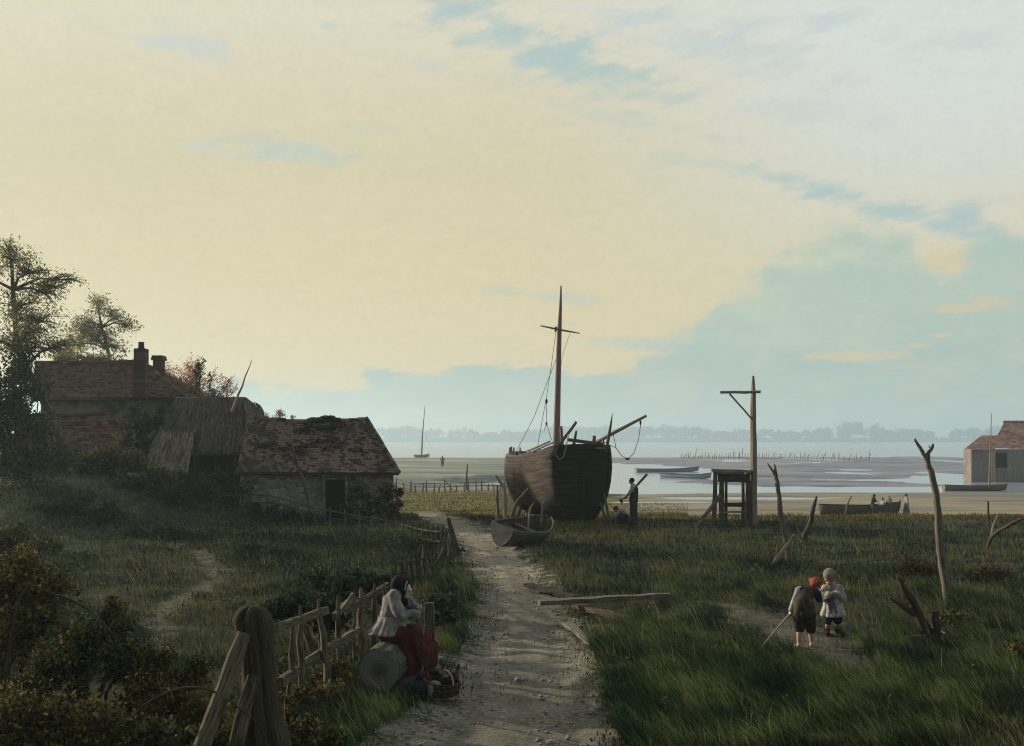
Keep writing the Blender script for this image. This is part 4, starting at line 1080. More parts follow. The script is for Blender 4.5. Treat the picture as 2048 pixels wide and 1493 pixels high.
smack(1950, 983, 119, 'faded low boat with one tall thin mast lying in the creek by the boathouse', [W(1978, 985, 119), W(1980, 920, 119), W(1983, 826, 119)], 6.6, (1, -.1, 0), [.11, .09, .03], M['mud_boat'], .75)
sy = 330
smack(845, 913, sy, 'distant boat with a bare mast moored at the edge of the far marsh', [W(843, 913, sy), W(845, 870, sy), W(850, 811, sy)], 7, (.5, .86, 0), [.28, .2, .07], M['mud_boat'], 1.0,
      [[W(836, 911, sy), W(846, 860, sy)], [W(869, 911, sy - 1), W(847, 860, sy)]])

# ---- old hulls lying on the mud of the creek
for u, v, y, L, hd, lb in ((1335, 943, 188, 12, (1, .35, 0), 'long low dark hull lying on the mud at the creek mouth'), (1372, 950, 158, 9, (.9, -1, 0), 'narrow punt drawn up slantwise on the mud right of the creek')):
    b = W(u, v, y); b.z = max(gz(b.x, b.y), WATER_Z) - .1
    t = thing('punt', b, lb, 'punt')
    r, h_, r_ = hull_shape(b - Vector(hd).normalized() * L / 2, hd, L, .75, .5, .7, .6, .95, .5, 2.0, 12, .55, [(1, 1), (.6, .92), (.2, .6), (0, .2)])
    mb = MB(); mb.loft(r); mb.poly(r[0], .05, h_); o = mb.build('hull', pmat('hazed_grey_hull', [(.17, .185, .22), (.26, .265, .30), (.34, .33, .35)], 2, (1, 1, 4)), t)  # haze put into the hull colour: lighter and bluer
    mb = MB(); mb.tube([x[0] for x in r], .06, 5); mb.tube([x[-1] for x in r], .06, 5); mb.build('gunwale', M['wood_dark'], t)

# ================================================================ posts, fences, timber
cr = thing('hoist_post', footed(1507, 1046, 40.6), 'tall grey post with a crossarm and brace standing at the timber frame', 'hoist')
y = 40.6
mb = MB(); mb.tube(wob(footed(1507, 1048, y), W(1506.5, 752, y), 9, .012), [.15, .145, .14, .135, .13, .12, .115, .11, .09, .04], 9, .08); mb.build('post', M['wood_pale'], cr)
mb = MB(); mb.tube(wob(W(1440, 785, y - .13), W(1521, 784, y - .13), 5, .012), .055, 7, .12); mb.build('crossarm', M['wood_pale'], cr)
mb = MB(); mb.tube(wob(W(1459, 788, y - .1), W(1504, 839, y - .08), 5, .012), .035, 7, .1); mb.build('brace', M['wood_pale'], cr)
fr = thing('saw_trestle', footed(1462, 1046, 41), 'open weathered timber frame like a saw trestle beside the tall post', 'timber frame')
ya, yb = 40.4, 42.0
def post(u, vt, y, w, mat='wood', par=fr, nm='leg', du=0):
    mb = MB(); mb.beam(footed(u + du, 1045, y), W(u, vt, y), w, w * .9, up=(0, 1, 0), seg=5, jit=.012); return mb.build(nm, M[mat], par)
post(1431, 944, ya, .15, du=-3); post(1443, 948, ya + .35, .17); post(1496, 946, ya + .1, .16); post(1486, 950, yb, .12); post(1452, 950, yb + .1, .10, 'wood_dark')
for (a, b, w, h, mt) in (((1423, 941, ya - .05), (1502, 943, ya - .05), .16, .10, 'wood_pale'), ((1436, 956, ya + .05), (1500, 957, ya + .05), .09, .30, 'wood_dark'), ((1440, 948, yb), (1496, 949, yb), .12, .14, 'wood'),
                         ((1428, 943, ya), (1446, 949, yb), .10, .12, 'wood'), ((1500, 944, ya), (1490, 950, yb), .10, .12, 'wood'), ((1446, 1010, yb - .3), (1494, 1010, yb - .2), .10, .16, 'wood_dark'), ((1440, 1025, ya + .3), (1496, 1024, ya + .3), .08, .06, 'wood_pale')):
    mb = MB(); mb.beam(W(*a), W(*b), w, h, seg=4, jit=.012); mb.build('beam', M[mt], fr)
mb = MB(); mb.beam(footed(1385, 1056, 38.6), W(1441, 992, 40.1), .13, .07, seg=5, jit=.01); tag(mb.build('plank', M['wood'], None, footed(1385, 1056, 38.6)), 'grey plank leaning on the left leg of the open timber frame', 'plank')


def forked(name, pts_list, rads, mat, label, cat='dead branch', parts=None):
    """a bare fork: every limb is part of one continuous piece of wood"""
    mb = MB()
    for pts, rad in zip(pts_list, rads):
        P_ = [Vector(p) for p in pts]; fine = spline(pts, 5); fine = [fine[0]] + [p + Vector((random.uniform(-1, 1), random.uniform(-1, 1), random.uniform(-1, 1))) * rad[0] * .1 for p in fine[1:-1]] + [fine[-1]]; rr = [float(np.interp(i / (len(fine) - 1), np.linspace(0, 1, len(rad)), rad)) for i in range(len(fine))]
        mb.tube(fine, rr, 9, .2)
        for _ in range(3):
            i = random.randint(2, len(fine) - 2); dv = (fine[i + 1] - fine[i]).normalized() * .6 + Vector((random.uniform(-1, 1), random.uniform(-1, 1), random.uniform(-.2, .6))); dv.normalize()
            L_ = rr[i] * random.uniform(1.6, 4.0); mb.tube([fine[i], fine[i] + dv * L_ * .6, fine[i] + dv * L_ + Vector((0, 0, L_ * .15))], [rr[i] * .45, rr[i] * .3, rr[i] * .1], 5, .2)
    return tag(mb.build(name, mat, None, pts_list[0][0], smooth=True), label, cat)


y = 20.3
forked('forked_post', [[footed(1897, 1216, y), W(1890, 1170, y), W(1878, 1080, y), W(1874, 1010, y), W(1863, 950, y), W(1853, 921, y), W(1842, 900, y), W(1829, 878, y)], [W(1855, 925, y), W(1856, 908, y), W(1864, 896, y), W(1866, 888, y)]],
       [[.075, .07, .065, .06, .055, .045, .035, .02], [.045, .035, .03, .015]], M['wood'], 'tallest forked bare post standing behind the two children, right side')
y = 28.2
forked('forked_post', [[footed(1580, 1122, y), W(1572, 1080, y), W(1562, 1030, y), W(1557, 985, y), W(1552, 950, y), W(1549, 928, y)], [W(1553, 955, y), W(1545, 942, y), W(1535, 927, y)]], [[.10, .08, .07, .06, .05, .02], [.04, .035, .015]], M['wood'], 'slender forked bare post between the timber frame and the children')
y = 33
forked('bent_stake', [[footed(1603, 1088, y), W(1612, 1065, y), W(1621, 1045, y), W(1626, 1020, y), W(1633, 993, y)]], [[.075, .07, .065, .06, .03]], M['wood'], 'bent bare stake leaning right beyond the slender forked post', 'stake')
y = 26.6
forked('fallen_branch', [[footed(1536, 1136, y), W(1556, 1115, y), W(1573, 1093, y), W(1588, 1069, y)], [W(1553, 1118, y), W(1553, 1103, y), W(1554, 1090, y)]], [[.055, .05, .04, .015], [.025, .02, .01]], M['wood_pale'], 'broken pale branch slanting across the foot of the slender forked post')
y = 17.3
forked('driftwood', [[footed(1872, 1276, y), W(1853, 1262, y), W(1837, 1235, y), W(1825, 1205, y), W(1808, 1180, y), W(1795, 1153, y)], [W(1836, 1232, y), W(1818, 1222, y), W(1798, 1208, y), W(1779, 1196, y)]], [[.09, .085, .08, .065, .05, .022], [.055, .05, .04, .015]], M['wood_dark'], 'dark antler-like driftwood limb rising from the grass right of the children')
stick('stump', [footed(1878, 1278, 17.2), W(1872, 1245, 17.2), W(1870, 1222, 17.2)], [.07, .06, .045], M['wood_dark'], 'short dark upright stump close by the antler-like driftwood', 'stump')
stick('twig', [G(1812, 1278) + Vector((0, 0, .03)), G(1860, 1284) + Vector((0, 0, .1)), G(1895, 1290) + Vector((0, 0, .04))], [.02, .025, .02], M['wood_pale'], 'thin pale twig lying in grass at the foot of the driftwood', 'twig', 6)
stick('twig', [G(1866, 1262) + Vector((0, 0, .05)), G(1890, 1275) + Vector((0, 0, .06))], [.018, .012], M['wood_pale'], 'short pale twig lying beside the dark stump', 'twig', 6)
stick('twig', [G(1914, 1240) + Vector((0, 0, .04)), G(1950, 1254) + Vector((0, 0, .08))], [.016, .01], M['wood_pale'], 'bluish twig in the grass right of the tallest forked post', 'twig', 6)
forked('dead_branch', [[footed(1972, 1082, 32), W(1985, 1072, 31.6), W(2012, 1054, 31), W(2032, 1043, 30.8), W(2062, 1030, 30.5)]], [[.05, .055, .05, .045, .03]], M['wood_dark'], 'dead branch rising out of the ground at the right edge of the meadow')
stick('stick', [footed(1978, 1074, 32.5), W(1987, 1052, 32.5), W(1997, 1030, 32.5)], [.04, .035, .02], M['wood'], 'thin stick leaning right beside the dead branch at the meadow edge', 'stick')
stick('marker_post', [footed(1977, 1055, 39.8), W(1977, 1030, 39.8), W(1976, 1003, 39.8)], [.045, .04, .03], M['wood_dark'], 'thin dark marker post at the water edge below the faded masted boat', 'post')
stick('marker_post', [footed(933, 975, 97), W(933, 955, 97), W(935, 929, 97)], [.10, .08, .04], M['wood_dark'], 'single tall marker post on the marsh left of the hulk', 'post')

# planks on the lane
def gplank(pts, w, h, mat, label, lift=.0):
    P_ = [G(u, v, 9) for u, v in pts]; mb = MB()
    P_[0].z += h / 2 + .01 + (lift if not hasattr(lift, '__len__') else lift[0]); P_[1].z += h / 2 + .01 + (lift if not hasattr(lift, '__len__') else lift[1])
    mb.beam(P_[0], P_[1], w, h, seg=8, jit=.012, w2=w * .85); return tag(mb.build('plank', mat, None, P_[0]), label, 'plank')
gplank([(1078, 1221), (1340, 1205)], .20, .09, M['wood'], 'long pale plank lying across the lane edge on top of the others', .07)
gplank([(1056, 1174), (1150, 1203)], .26, .07, M['wood_dark'], 'dark broad plank on the lane pointing at the long pale plank')
gplank([(1155, 1218), (1256, 1246)], .22, .07, pmat('brown_plank', [(.05, .032, .02), (.11, .072, .045), (.16, .11, .07)], 5, (9, .6, 1), 'UV'), 'brown plank half under the long pale plank in the grass')
gplank([(1133, 1251), (1186, 1294)], .17, .05, M['wood'], 'short weathered board along the right edge of the lane')
mb = MB()
for u, v, r, lb in ((1040, 1362, .08, 'bluish stone lying in the middle of the lane'), (1105, 1486, .07, 'pale stone at the near end of the lane')):
    p = G(u, v, 8); mb = MB(); ellipsoid(mb, p + Vector((0, 0, .01)), (r, r * .8, r * .42), None, 10, 6)
    mb.v = [tuple(Vector(q_) + Vector((random.uniform(-.01, .01), random.uniform(-.01, .01), random.uniform(-.008, .008)))) for q_ in mb.v]
    tag(mb.build('stone', M['rock'], None, p), lb, 'stone')

# ---- foreground gatepost with its struts
y = 10.3
gp_ = thing('gatepost', footed(510, 1500, y), 'massive split old gatepost with a rounded top in the foreground', 'gatepost')
mb = MB(); n = 54; rings = []
prof = [(1560, 478, 588, 0), (1490, 480, 580, 0), (1430, 482, 562, 0), (1370, 484, 550, 0), (1300, 480, 546, 0), (1260, 470, 544, 0), (1240, 464, 542, 0), (1226, 470, 536, 0), (1217, 478, 530, 0), (1212, 490, 518, 0), (1214, 500, 508, 0)]
off = [1 + .05 * math.sin(3 * k * 6.283 / n + 1) + random.uniform(-.055, .04) for k in range(n)]
for v, ul, ur, _ in prof:
    c0, c1 = W(ul, v, y), W(ur, v, y); cx = (c0.x + c1.x) / 2; hw = (c1.x - c0.x) / 2; ring = []
    for k in range(n):
        th = 2 * math.pi * k / n; crack = 1 - .42 * math.exp(-((th - 4.35) / .16) ** 2) - .22 * math.exp(-((th - 5.2) / .12) ** 2) - .18 * math.exp(-((th - 3.7) / .1) ** 2)
        rr = hw * (1 + (off[k] - 1) * (1 if v > 1218 else .4)) * crack * random.uniform(.98, 1.02); ring.append((cx + rr * math.cos(th), y + rr * .85 * math.sin(th), c0.z))
    rings.append(ring)
fin = []
for i in range(len(rings) - 1):
    for k in range(4): fin.append([Vector(a).lerp(Vector(b), k / 4) + Vector((random.uniform(-.004, .004), random.uniform(-.004, .004), 0)) for a, b in zip(rings[i], rings[i + 1])])
fin.append([Vector(p) for p in rings[-1]])
mb.loft(fin, close=True, cap1=True); mb.build('post', M['wood_green'], gp_, smooth=True)
for a, b, r, lb in (((488, 1268, 10.0), (356, 1500, 9.3), .078, 0), ((507, 1352, 10.0), (440, 1545, 9.5), .072, 0)):
    p, q2 = W(*a), W(*b); q2.z = min(q2.z, gz(q2.x, q2.y) - .05)
    mb = MB(); pts = wob(p, q2, 8, .012); mb.tube(pts, [r * .8] + [r] * 7 + [r * .9], 10, .1); mb.build('strut', M['wood_green'], gp_)
# ---- paling fence running back from it
fy = lambda u: 10.3 + (u - 500) / 270 * 6.0
pf = thing('paling_fence', W(640, 1385, fy(640)), 'broken paling fence running from the gatepost back behind the seated woman', 'fence')
for a, b in (((552, 1258), (655, 1220)), ((668, 1236), (708, 1192)), ((690, 1222), (775, 1172))):
    mb = MB(); pa, pb = W(a[0], a[1], fy(a[0]) + .06), W(b[0], b[1], fy(b[0]) + .06); mb.beam(pa, pb, .05, .10, seg=4, jit=.012); mb.build('rail', M['wood_green'], pf)
for a, b in (((560, 1365), (640, 1310)), ((605, 1328), (722, 1258)), ((700, 1290), (775, 1225))):
    mb = MB(); pa, pb = W(a[0], a[1], fy(a[0]) + .07), W(b[0], b[1], fy(b[0]) + .07); mb.beam(pa, pb, .05, .09, seg=4, jit=.012); mb.build('rail', M['wood_green'], pf)
for u, vt, db, w in ((600, 1212, 4, .045), (636, 1200, 24, .05), (676, 1190, 6, .045), (722, 1176, 4, .055), (748, 1168, 3, .05), (768, 1162, 2, .035), (708, 1182, 0, .03), (585, 1235, -6, .035)):
    yy_ = fy(u); b = W(u + db, 1300, yy_); b.z = gz(b.x, b.y) - .08
    mb = MB(); mb.tube(wob(b, W(u, vt, yy_), 6, .022), [w, w, w * .95, w * .9, w * .85, w * .7, w * .3], 7, .18); mb.build('pale', M['wood_green'], pf)
# ---- small picket fence by the lane, ending in a taller post
pk = thing('picket_fence', footed(905, 1105, 29.6), 'low dark picket fence from the barn corner to the leaning lane-side post', 'fence')
pky = lambda u: 37.8 + (u - 800) / 105 * -8.2
mb = MB(); mb.beam(footed(917, 1112, 29.4), W(897, 1037, 29.6), .17, .14, up=(0, 1, 0), seg=5, jit=.015, w2=.11); mb.build('post', M['wood_dark'], pk)
for u, vt in ((806, 1042), (816, 1046), (826, 1046), (837, 1050), (848, 1046), (857, 1051), (866, 1047), (876, 1050), (886, 1049), (893, 1056)):
    yy_ = pky(u); mb = MB(); mb.tube(wob(footed(u + random.uniform(-1, 3), 1080, yy_), W(u, vt, yy_), 4, .02), [.045, .045, .04, .04, .018], 6, .15); mb.build('picket', M['wood_dark'], pk)
mb = MB(); mb.tube([W(802, 1049, pky(802)), W(826, 1056, pky(826)), W(850, 1061, pky(850)), W(876, 1064, pky(876)), W(899, 1064, pky(899))], .03, 6, .1); mb.build('rail', M['wood_dark'], pk)
mb = MB(); mb.tube([W(804, 1064, pky(804)), W(850, 1078, pky(850)), W(902, 1088, pky(902))], .028, 6, .1); mb.build('rail', M['wood_dark'], pk)
wf = thing('wattle_fence', footed(865, 1150, 25.5), 'tumbledown row of thin dark stakes leading from the lane-side post towards the woman', 'fence')
wy = lambda u: 29.0 + (905 - u) / 75 * -6
for u, vt, du in ((903, 1072, 4), (895, 1080, 3), (886, 1086, -2), (878, 1092, 5), (870, 1093, 6), (866, 1094, -2), (855, 1098, 8), (845, 1096, 6), (840, 1096, 1), (832, 1100, 6), (822, 1106, 3), (812, 1116, -2), (802, 1124, 4), (792, 1134, 0), (784, 1142, 3)):
    yy_ = wy(u); b = W(u + du, 1140, yy_); b.z = gz(b.x, b.y) - .08; mb = MB(); mb.tube(wob(b, W(u, vt - 6, yy_), 4, .03), [.05, .05, .045, .04, .018], 6, .15); mb.build('stake', M['wood_dark'], wf)
mb = MB(); mb.tube([W(u, 1112 + (905 - u) * .12, wy(u)) for u in (904, 890, 876, 862, 848, 834, 820, 806, 790)], .022, 5, .1); mb.build('rail', M['wood_dark'], wf)
mb = MB(); mb.tube([W(u, 1124 + (905 - u) * .2, wy(u)) for u in (904, 890, 876, 862, 848, 834, 820, 806, 790)], .02, 5, .1); mb.build('rail', M['wood_dark'], wf)
mb = MB(); mb.beam(footed(858, 1280, 15.2), W(857, 1206, 15.2), .15, .12, up=(0, 1, 0), seg=5, jit=.01); tag(mb.build('fence_post', M['wood'], None, footed(858, 1280, 15.2)), 'grey square post standing behind the knees of the seated woman', 'post')
# ---- rail fence before the barn
rf = thing('rail_fence', footed(640, 1030, 38), 'faint sagging rail fence on thin sticks in front of the barn', 'fence')
ry = lambda u: 40.5 - (u - 430) / 360 * 3.2
RV = [(425, 992), (480, 992), (535, 990), (580, 1002), (630, 1016), (690, 1028), (745, 1038), (792, 1044)]
mb = MB(); mb.tube([W(u, v, ry(u)) for u, v in RV], .03, 6, .1); mb.build('rail', M['wood'], rf)
mb = MB(); mb.tube([W(u, v + 14, ry(u)) for u, v in RV[2:]], .022, 6, .1); mb.build('rail', M['wood_dark'], rf)
for u, v in RV + [(605, 1009), (660, 1022), (718, 1032), (770, 1040)]:
    mb = MB(); b = W(u + random.uniform(-2, 3), v, ry(u)); b.z = gz(b.x, b.y) - .1; tp = W(u, v - random.uniform(4, 12), ry(u)); tp.z = max(tp.z, b.z + .5); mb.tube(wob(b, tp, 3, .02), [.03, .03, .025, .015], 6, .1); mb.build('stick', M['wood'], rf)
stick('pole', [footed(627, 1032, 40.2), W(612, 985, 40.6), W(595, 930, 41.4), W(580, 880, 41.9)], [.045, .045, .04, .025], M['wood_dark'], 'longest thin pole leaning back against the barn eaves', 'pole')
stick('pole', [footed(624, 1030, 40), W(614, 985, 40.4), W(604, 947, 40.9)], [.035, .035, .02], M['wood'], 'shorter thin pole crossing the long one before the barn wall', 'pole')
stick('stick', [footed(502, 1018, 40.5), W(507, 1003, 40.5), W(514, 985, 40.6)], [.03, .03, .02], M['wood_pale'], 'short pale stick leaning right in the grass below the thatched shed', 'stick')
# ---- shore fence and the far row of mooring stakes
sf = thing('shore_fence', footed(900, 985, 97), 'long post fence along the marsh edge left of the hulk', 'fence')
sfy = lambda u: 93 + 3 * math.sin(u * .02)
for i, u in enumerate(range(795, 1100, 12)):
    u = u + random.uniform(-3, 3); b = footed(u, 985, sfy(u)); mb = MB(); h = random.uniform(.75, 1.15); mb.tube([b, b + Vector((random.uniform(-.06, .06), 0, h * .6)), b + Vector((random.uniform(-.1, .1), 0, h))], [.07, .065, .04], 6, .1); mb.build('post', M['wood'], sf)
for dz_ in (.5, .8):
    mb = MB(); mb.tube([Vector((p.x, p.y, gz(p.x, p.y) + dz_)) for p in (footed(u, 985, sfy(u)) for u in range(793, 1100, 12))], .03, 5, .1); mb.build('rail', M['wood'], sf)
mb = MB(); p = footed(888, 985, 92.4); mb.beam(p + Vector((0, 0, 1.15)), p + Vector((.9, 0, .1)), .08, .06); mb.build('brace', M['wood'], sf)
sk = thing('stake_row', footed(1550, 915, 300), 'long row of reddish mooring stakes along the far edge of the mud bank', 'stakes')
for i in range(80):
    u = 1362 + i * 4.75 + random.uniform(-1.5, 1.5); yy_ = 318 - 40 * S(u, 1600, 1760)
    b = W(u, 0, float(yy_)); b.z = gz(b.x, b.y) - .2; h = random.uniform(.9, 2.1) * (1.5 if random.random() < .07 else 1); ln = random.uniform(-.15, .75) if u > 1600 or random.random() < .35 else random.uniform(-.12, .12)
    mb = MB(); mb.tube([b, b + Vector((ln * h * .5, 0, h * .5 + .2)), b + Vector((ln * h, 0, h + .2))], [.12, .10, .06], 5, .1); mb.build('stake', M['stake'], sk)
# ================================================================ trees and bushes
Q = lambda u, v, y: W(u, v, y)
def R(px, y): return px / FPX * y


y = 41.0
b = footed(140, 912, y)
plant('tree', b, 'big leaning ash tree with loose foliage at the left edge before the cottage', 'tree',
      [(Q(25, 520, y), (R(50, y), 1.1, R(44, y))), (Q(62, 545, y - .5), (R(46, y), .9, R(44, y))), (Q(95, 590, y - .2), (R(46, y), .9, R(40, y))), (Q(140, 560, y), (R(36, y), .7, R(14, y))), (Q(110, 575, y), (R(34, y), .7, R(24, y))), (Q(40, 610, y - .3), (R(58, y), 1.2, R(48, y))), (Q(85, 645, y), (R(58, y), 1, R(44, y))), (Q(-60, 560, y), (R(70, y), 1.4, R(70, y))),
       (Q(30, 690, y - .5), (R(64, y), 1.2, R(36, y))), (Q(105, 695, y - .6), (R(50, y), 1, R(26, y))), (Q(-70, 670, y), (R(70, y), 1.4, R(60, y))), (Q(60, 660, y), (R(60, y), 1.2, R(48, y))), (Q(135, 690, y), (R(40, y), .8, R(26, y))), (Q(12, 492, y), (R(26, y), .5, R(24, y)))],
      (M['bark'], M['leaf_tree']), 11500, .10, .15, None, 26, [b, Q(120, 880, y), Q(100, 830, y), Q(78, 780, y), Q(52, 735, y), Q(36, 700, y), Q(30, 640, y), Q(26, 580, y), Q(24, 530, y)], cl=.16)
y = 60
b = footed(235, 800, y)
plant('tree', b, 'pale airy tree rising behind the cottage roof', 'tree',
      [(Q(195, 612, y), (R(36, y), 1.1, R(28, y))), (Q(160, 665, y), (R(36, y), 1.1, R(34, y))), (Q(205, 665, y), (R(40, y), 1.1, R(30, y))), (Q(232, 635, y), (R(28, y), 1, R(26, y))), (Q(258, 652, y), (R(26, y), 1, R(20, y))), (Q(172, 645, y), (R(30, y), 1, R(22, y))), (Q(180, 680, y), (R(34, y), 1, R(24, y))), (Q(225, 690, y), (R(34, y), 1, R(18, y))), (Q(145, 690, y), (R(30, y), 1, R(24, y)))],
      (M['bark'], M['leaf_pale']), 4600, .14, .12, None, 22, [b, Q(228, 760, y), Q(215, 700, y), Q(203, 655, y), Q(198, 625, y)], cl=.15)
def V0_up(u, v, y): p = W(u, v, y); return gz(p.x, p.y) - p.z
def bush(u, v, y, label, lobes, mats, n, ls, group=None, sr=.035, nm='bush', tw=8, fit=False, **k):
    b = footed(u, v, y); up = V0_up(u, v, y) if fit else 0
    return plant(nm, b, label, 'bush', [(Q(a, c, yy) + Vector((0, 0, up)), (R(rx, yy), R((rx + rz_) * .5, yy), R(rz_, yy))) for a, c, yy, rx, rz_ in lobes], mats, n, ls, sr, group, tw, None, 'foliage', 'stem', **k)
tw = M['twig']
bush(170, 800, 58, 'dim leafy bush along the top of the cottage roof at left', [(135, 720, 58, 40, 24), (190, 715, 58, 40, 20), (245, 722, 58, 30, 20)], (tw, M['leaf_pale']), 3000, .2)
bush(400, 800, 53, 'pinkish flowering bush above the thatched shed, right of the chimneys', [(355, 755, 53, 36, 28), (390, 750, 53, 36, 34), (340, 735, 53, 20, 16), (385, 728, 53, 22, 18), (415, 775, 53, 34, 26), (455, 772, 53, 24, 20), (462, 755, 53, 14, 8), (375, 785, 53, 44, 20)], (tw, M['leaf_pink']), 3300, .12, tw=14)
bush(408, 800, 52, 'dark thin sapling with few leaves standing before the pinkish bush', [(400, 725, 52, 15, 14), (425, 745, 52, 12, 10), (396, 745, 52, 14, 12), (440, 790, 52, 24, 12)], (tw, M['leaf_brown']), 700, .11, tw=9)
bush(555, 850, 50, 'low reddish weeds showing over the barn ridge at its left end', [(530, 832, 50, 16, 12), (562, 828, 50, 16, 13), (585, 832, 50, 10, 7), (545, 838, 50, 30, 8)], (tw, M['leaf_pink']), 700, .11)
bush(60, 950, 38.5, 'dark ivy-clad thicket at the left edge under the ash tree', [(30, 760, 38.5, 62, 48), (-20, 840, 38.5, 70, 60), (60, 850, 38.2, 62, 54), (95, 925, 38, 70, 44), (10, 930, 38, 70, 50), (75, 770, 38.5, 34, 30), (-60, 760, 38.5, 60, 60), (12, 800, 38.8, 50, 50), (5, 880, 38.8, 50, 50), (30, 700, 39, 50, 34)], (tw, M['leaf_mid']), 16000, .14, tw=16)
bush(205, 960, 41.5, 'shrubs growing thickly against the outhouse wall and lower roof', [(170, 930, 41.5, 50, 34), (225, 925, 41.5, 44, 38), (250, 880, 42.5, 26, 30), (270, 935, 41.2, 44, 30), (130, 945, 41, 44, 28)], (tw, M['leaf_olive']), 5600, .15)
bush(290, 900, 45.8, 'climbing ivy spread over the cottage wall above the outhouse', [(270, 830, 47.2, 34, 18), (300, 850, 46.6, 34, 30), (262, 862, 46.4, 28, 24), (320, 825, 47.4, 18, 18), (300, 890, 45.4, 34, 22)], (tw, M['ivy']), 3600, .14)
bush(320, 985, 39.5, 'dark green bramble bank below the straw lean-to', [(310, 965, 39.8, 50, 24), (370, 968, 39.6, 46, 24), (250, 975, 39.6, 44, 24), (420, 980, 39.4, 44, 18), (345, 985, 39, 60, 16)], (tw, M['ivy']), 5600, .13)
bush(450, 985, 41, 'low dark nettles in front of the thatched shed opening', [(430, 958, 41.5, 34, 18), (478, 965, 41.4, 30, 16), (460, 985, 40.6, 50, 12)], (tw, M['leaf_dark']), 1800, .12)
bush(700, 1040, 40.2, 'rounded green shrub against the barn wall beside its doorway', [(700, 985, 40.9, 22, 20), (725, 985, 40.7, 26, 24), (745, 1015, 40.4, 40, 26), (700, 1020, 40.3, 28, 22)], (tw, M['leaf_olive']), 3600, .11)
bush(780, 1040, 40.4, 'russet-leaved shrub at the right corner of the barn', [(772, 985, 40.8, 26, 22), (796, 985, 40.8, 12, 14), (790, 1020, 40.4, 20, 22), (800, 1008, 40.6, 8, 10)], (tw, M['leaf_brown']), 2100, .11)
bush(560, 1040, 39.2, 'low nettle bed under the barn wall left of the doorway', [(525, 1022, 39.6, 34, 12), (575, 1030, 39.3, 36, 12), (625, 1036, 39, 30, 11), (500, 1012, 40, 24, 14)], (tw, M['ivy']), 2800, .10, tw=10)
bush(180, 1030, 35, 'dark bramble hummock on the slope below the outhouse', [(140, 1010, 35, 60, 22), (210, 1018, 34.6, 54, 18), (90, 1020, 34.6, 50, 22)], (tw, M['leaf_dark']), 4200, .12, tw=11, fit=True)
bush(50, 1060, 29, 'dark bramble hummock at the left edge above the autumn bush', [(30, 1030, 29, 60, 28), (95, 1045, 28.6, 44, 18), (-30, 1030, 29, 60, 34)], (tw, M['leaf_olive']), 4600, .11, tw=11, fit=True)
bush(330, 1050, 33, 'low dark scrub patch in the middle of the sloping yard', [(310, 1040, 33, 50, 10), (370, 1044, 32.6, 50, 9), (255, 1042, 33, 40, 11)], (tw, M['leaf_dark']), 2600, .10, tw=10, fit=True)
bush(520, 1095, 29, 'low weedy scrub in the yard before the rail fence', [(500, 1088, 29, 50, 8), (570, 1092, 28.6, 50, 8)], (tw, M['ivy']), 2000, .09, tw=10, fit=True)
# foreground thicket at the lower left, each bush rooted on its own
bush(30, 1420, 12.6, 'tall autumn-leaved bush at the left edge of the foreground', [(40, 1140, 12.4, 66, 56), (-30, 1190, 12.4, 80, 90), (90, 1190, 12.2, 60, 56), (40, 1260, 12.0, 90, 66), (-40, 1330, 12, 90, 80)], (tw, M['leaf_autumn']), 15000, .055, tw=20)
bush(170, 1440, 11.6, 'dense olive bush with arching stems in the lower left foreground', [(150, 1300, 11.5, 80, 56), (225, 1260, 11.6, 44, 48), (235, 1215, 11.7, 24, 30), (250, 1320, 11.3, 60, 50), (100, 1370, 11.2, 90, 56)], (tw, M['leaf_olive']), 14000, .052, tw=20)
bush(330, 1470, 11.2, 'yellowish bush crowding the left of the gatepost struts', [(310, 1330, 11.3, 46, 44), (350, 1380, 11, 50, 46), (395, 1350, 11.1, 34, 34), (290, 1400, 10.8, 70, 54), (400, 1430, 10.6, 50, 50)], (tw, M['leaf_autumn']), 13000, .05, tw=20)
bush(120, 1560, 10.2, 'brownish low bush along the bottom edge of the picture at left', [(60, 1440, 10.1, 100, 56), (190, 1450, 10.1, 90, 54), (130, 1500, 9.9, 130, 50), (-40, 1440, 10.2, 80, 70)], (tw, M['leaf_autumn']), 12000, .05, tw=20)
bush(330, 1560, 9.9, 'olive weeds under the gatepost struts at the bottom edge', [(290, 1480, 9.9, 70, 40), (380, 1490, 9.8, 60, 40), (440, 1490, 9.9, 40, 40)], (tw, M['leaf_olive']), 4200, .06, tw=12)
for pts, lb in (((footed(-10, 1300, 11.2), Q(40, 1198, 11.2), Q(110, 1190, 11.1), Q(170, 1215, 11), Q(215, 1255, 10.9), Q(238, 1285, 10.9)), 'dark bramble stem arching over the olive foreground bush'), ((footed(150, 1600, 10), Q(260, 1440, 9.9), Q(320, 1392, 9.8), Q(385, 1375, 9.7), Q(440, 1390, 9.7), Q(520, 1450, 9.7)), 'dark bramble stem crossing the two gatepost struts')):
    stick('bramble_stem', pts, [.016, .014, .012, .012, .01, .006], M['twig'], lb, 'bramble', 6, .1)
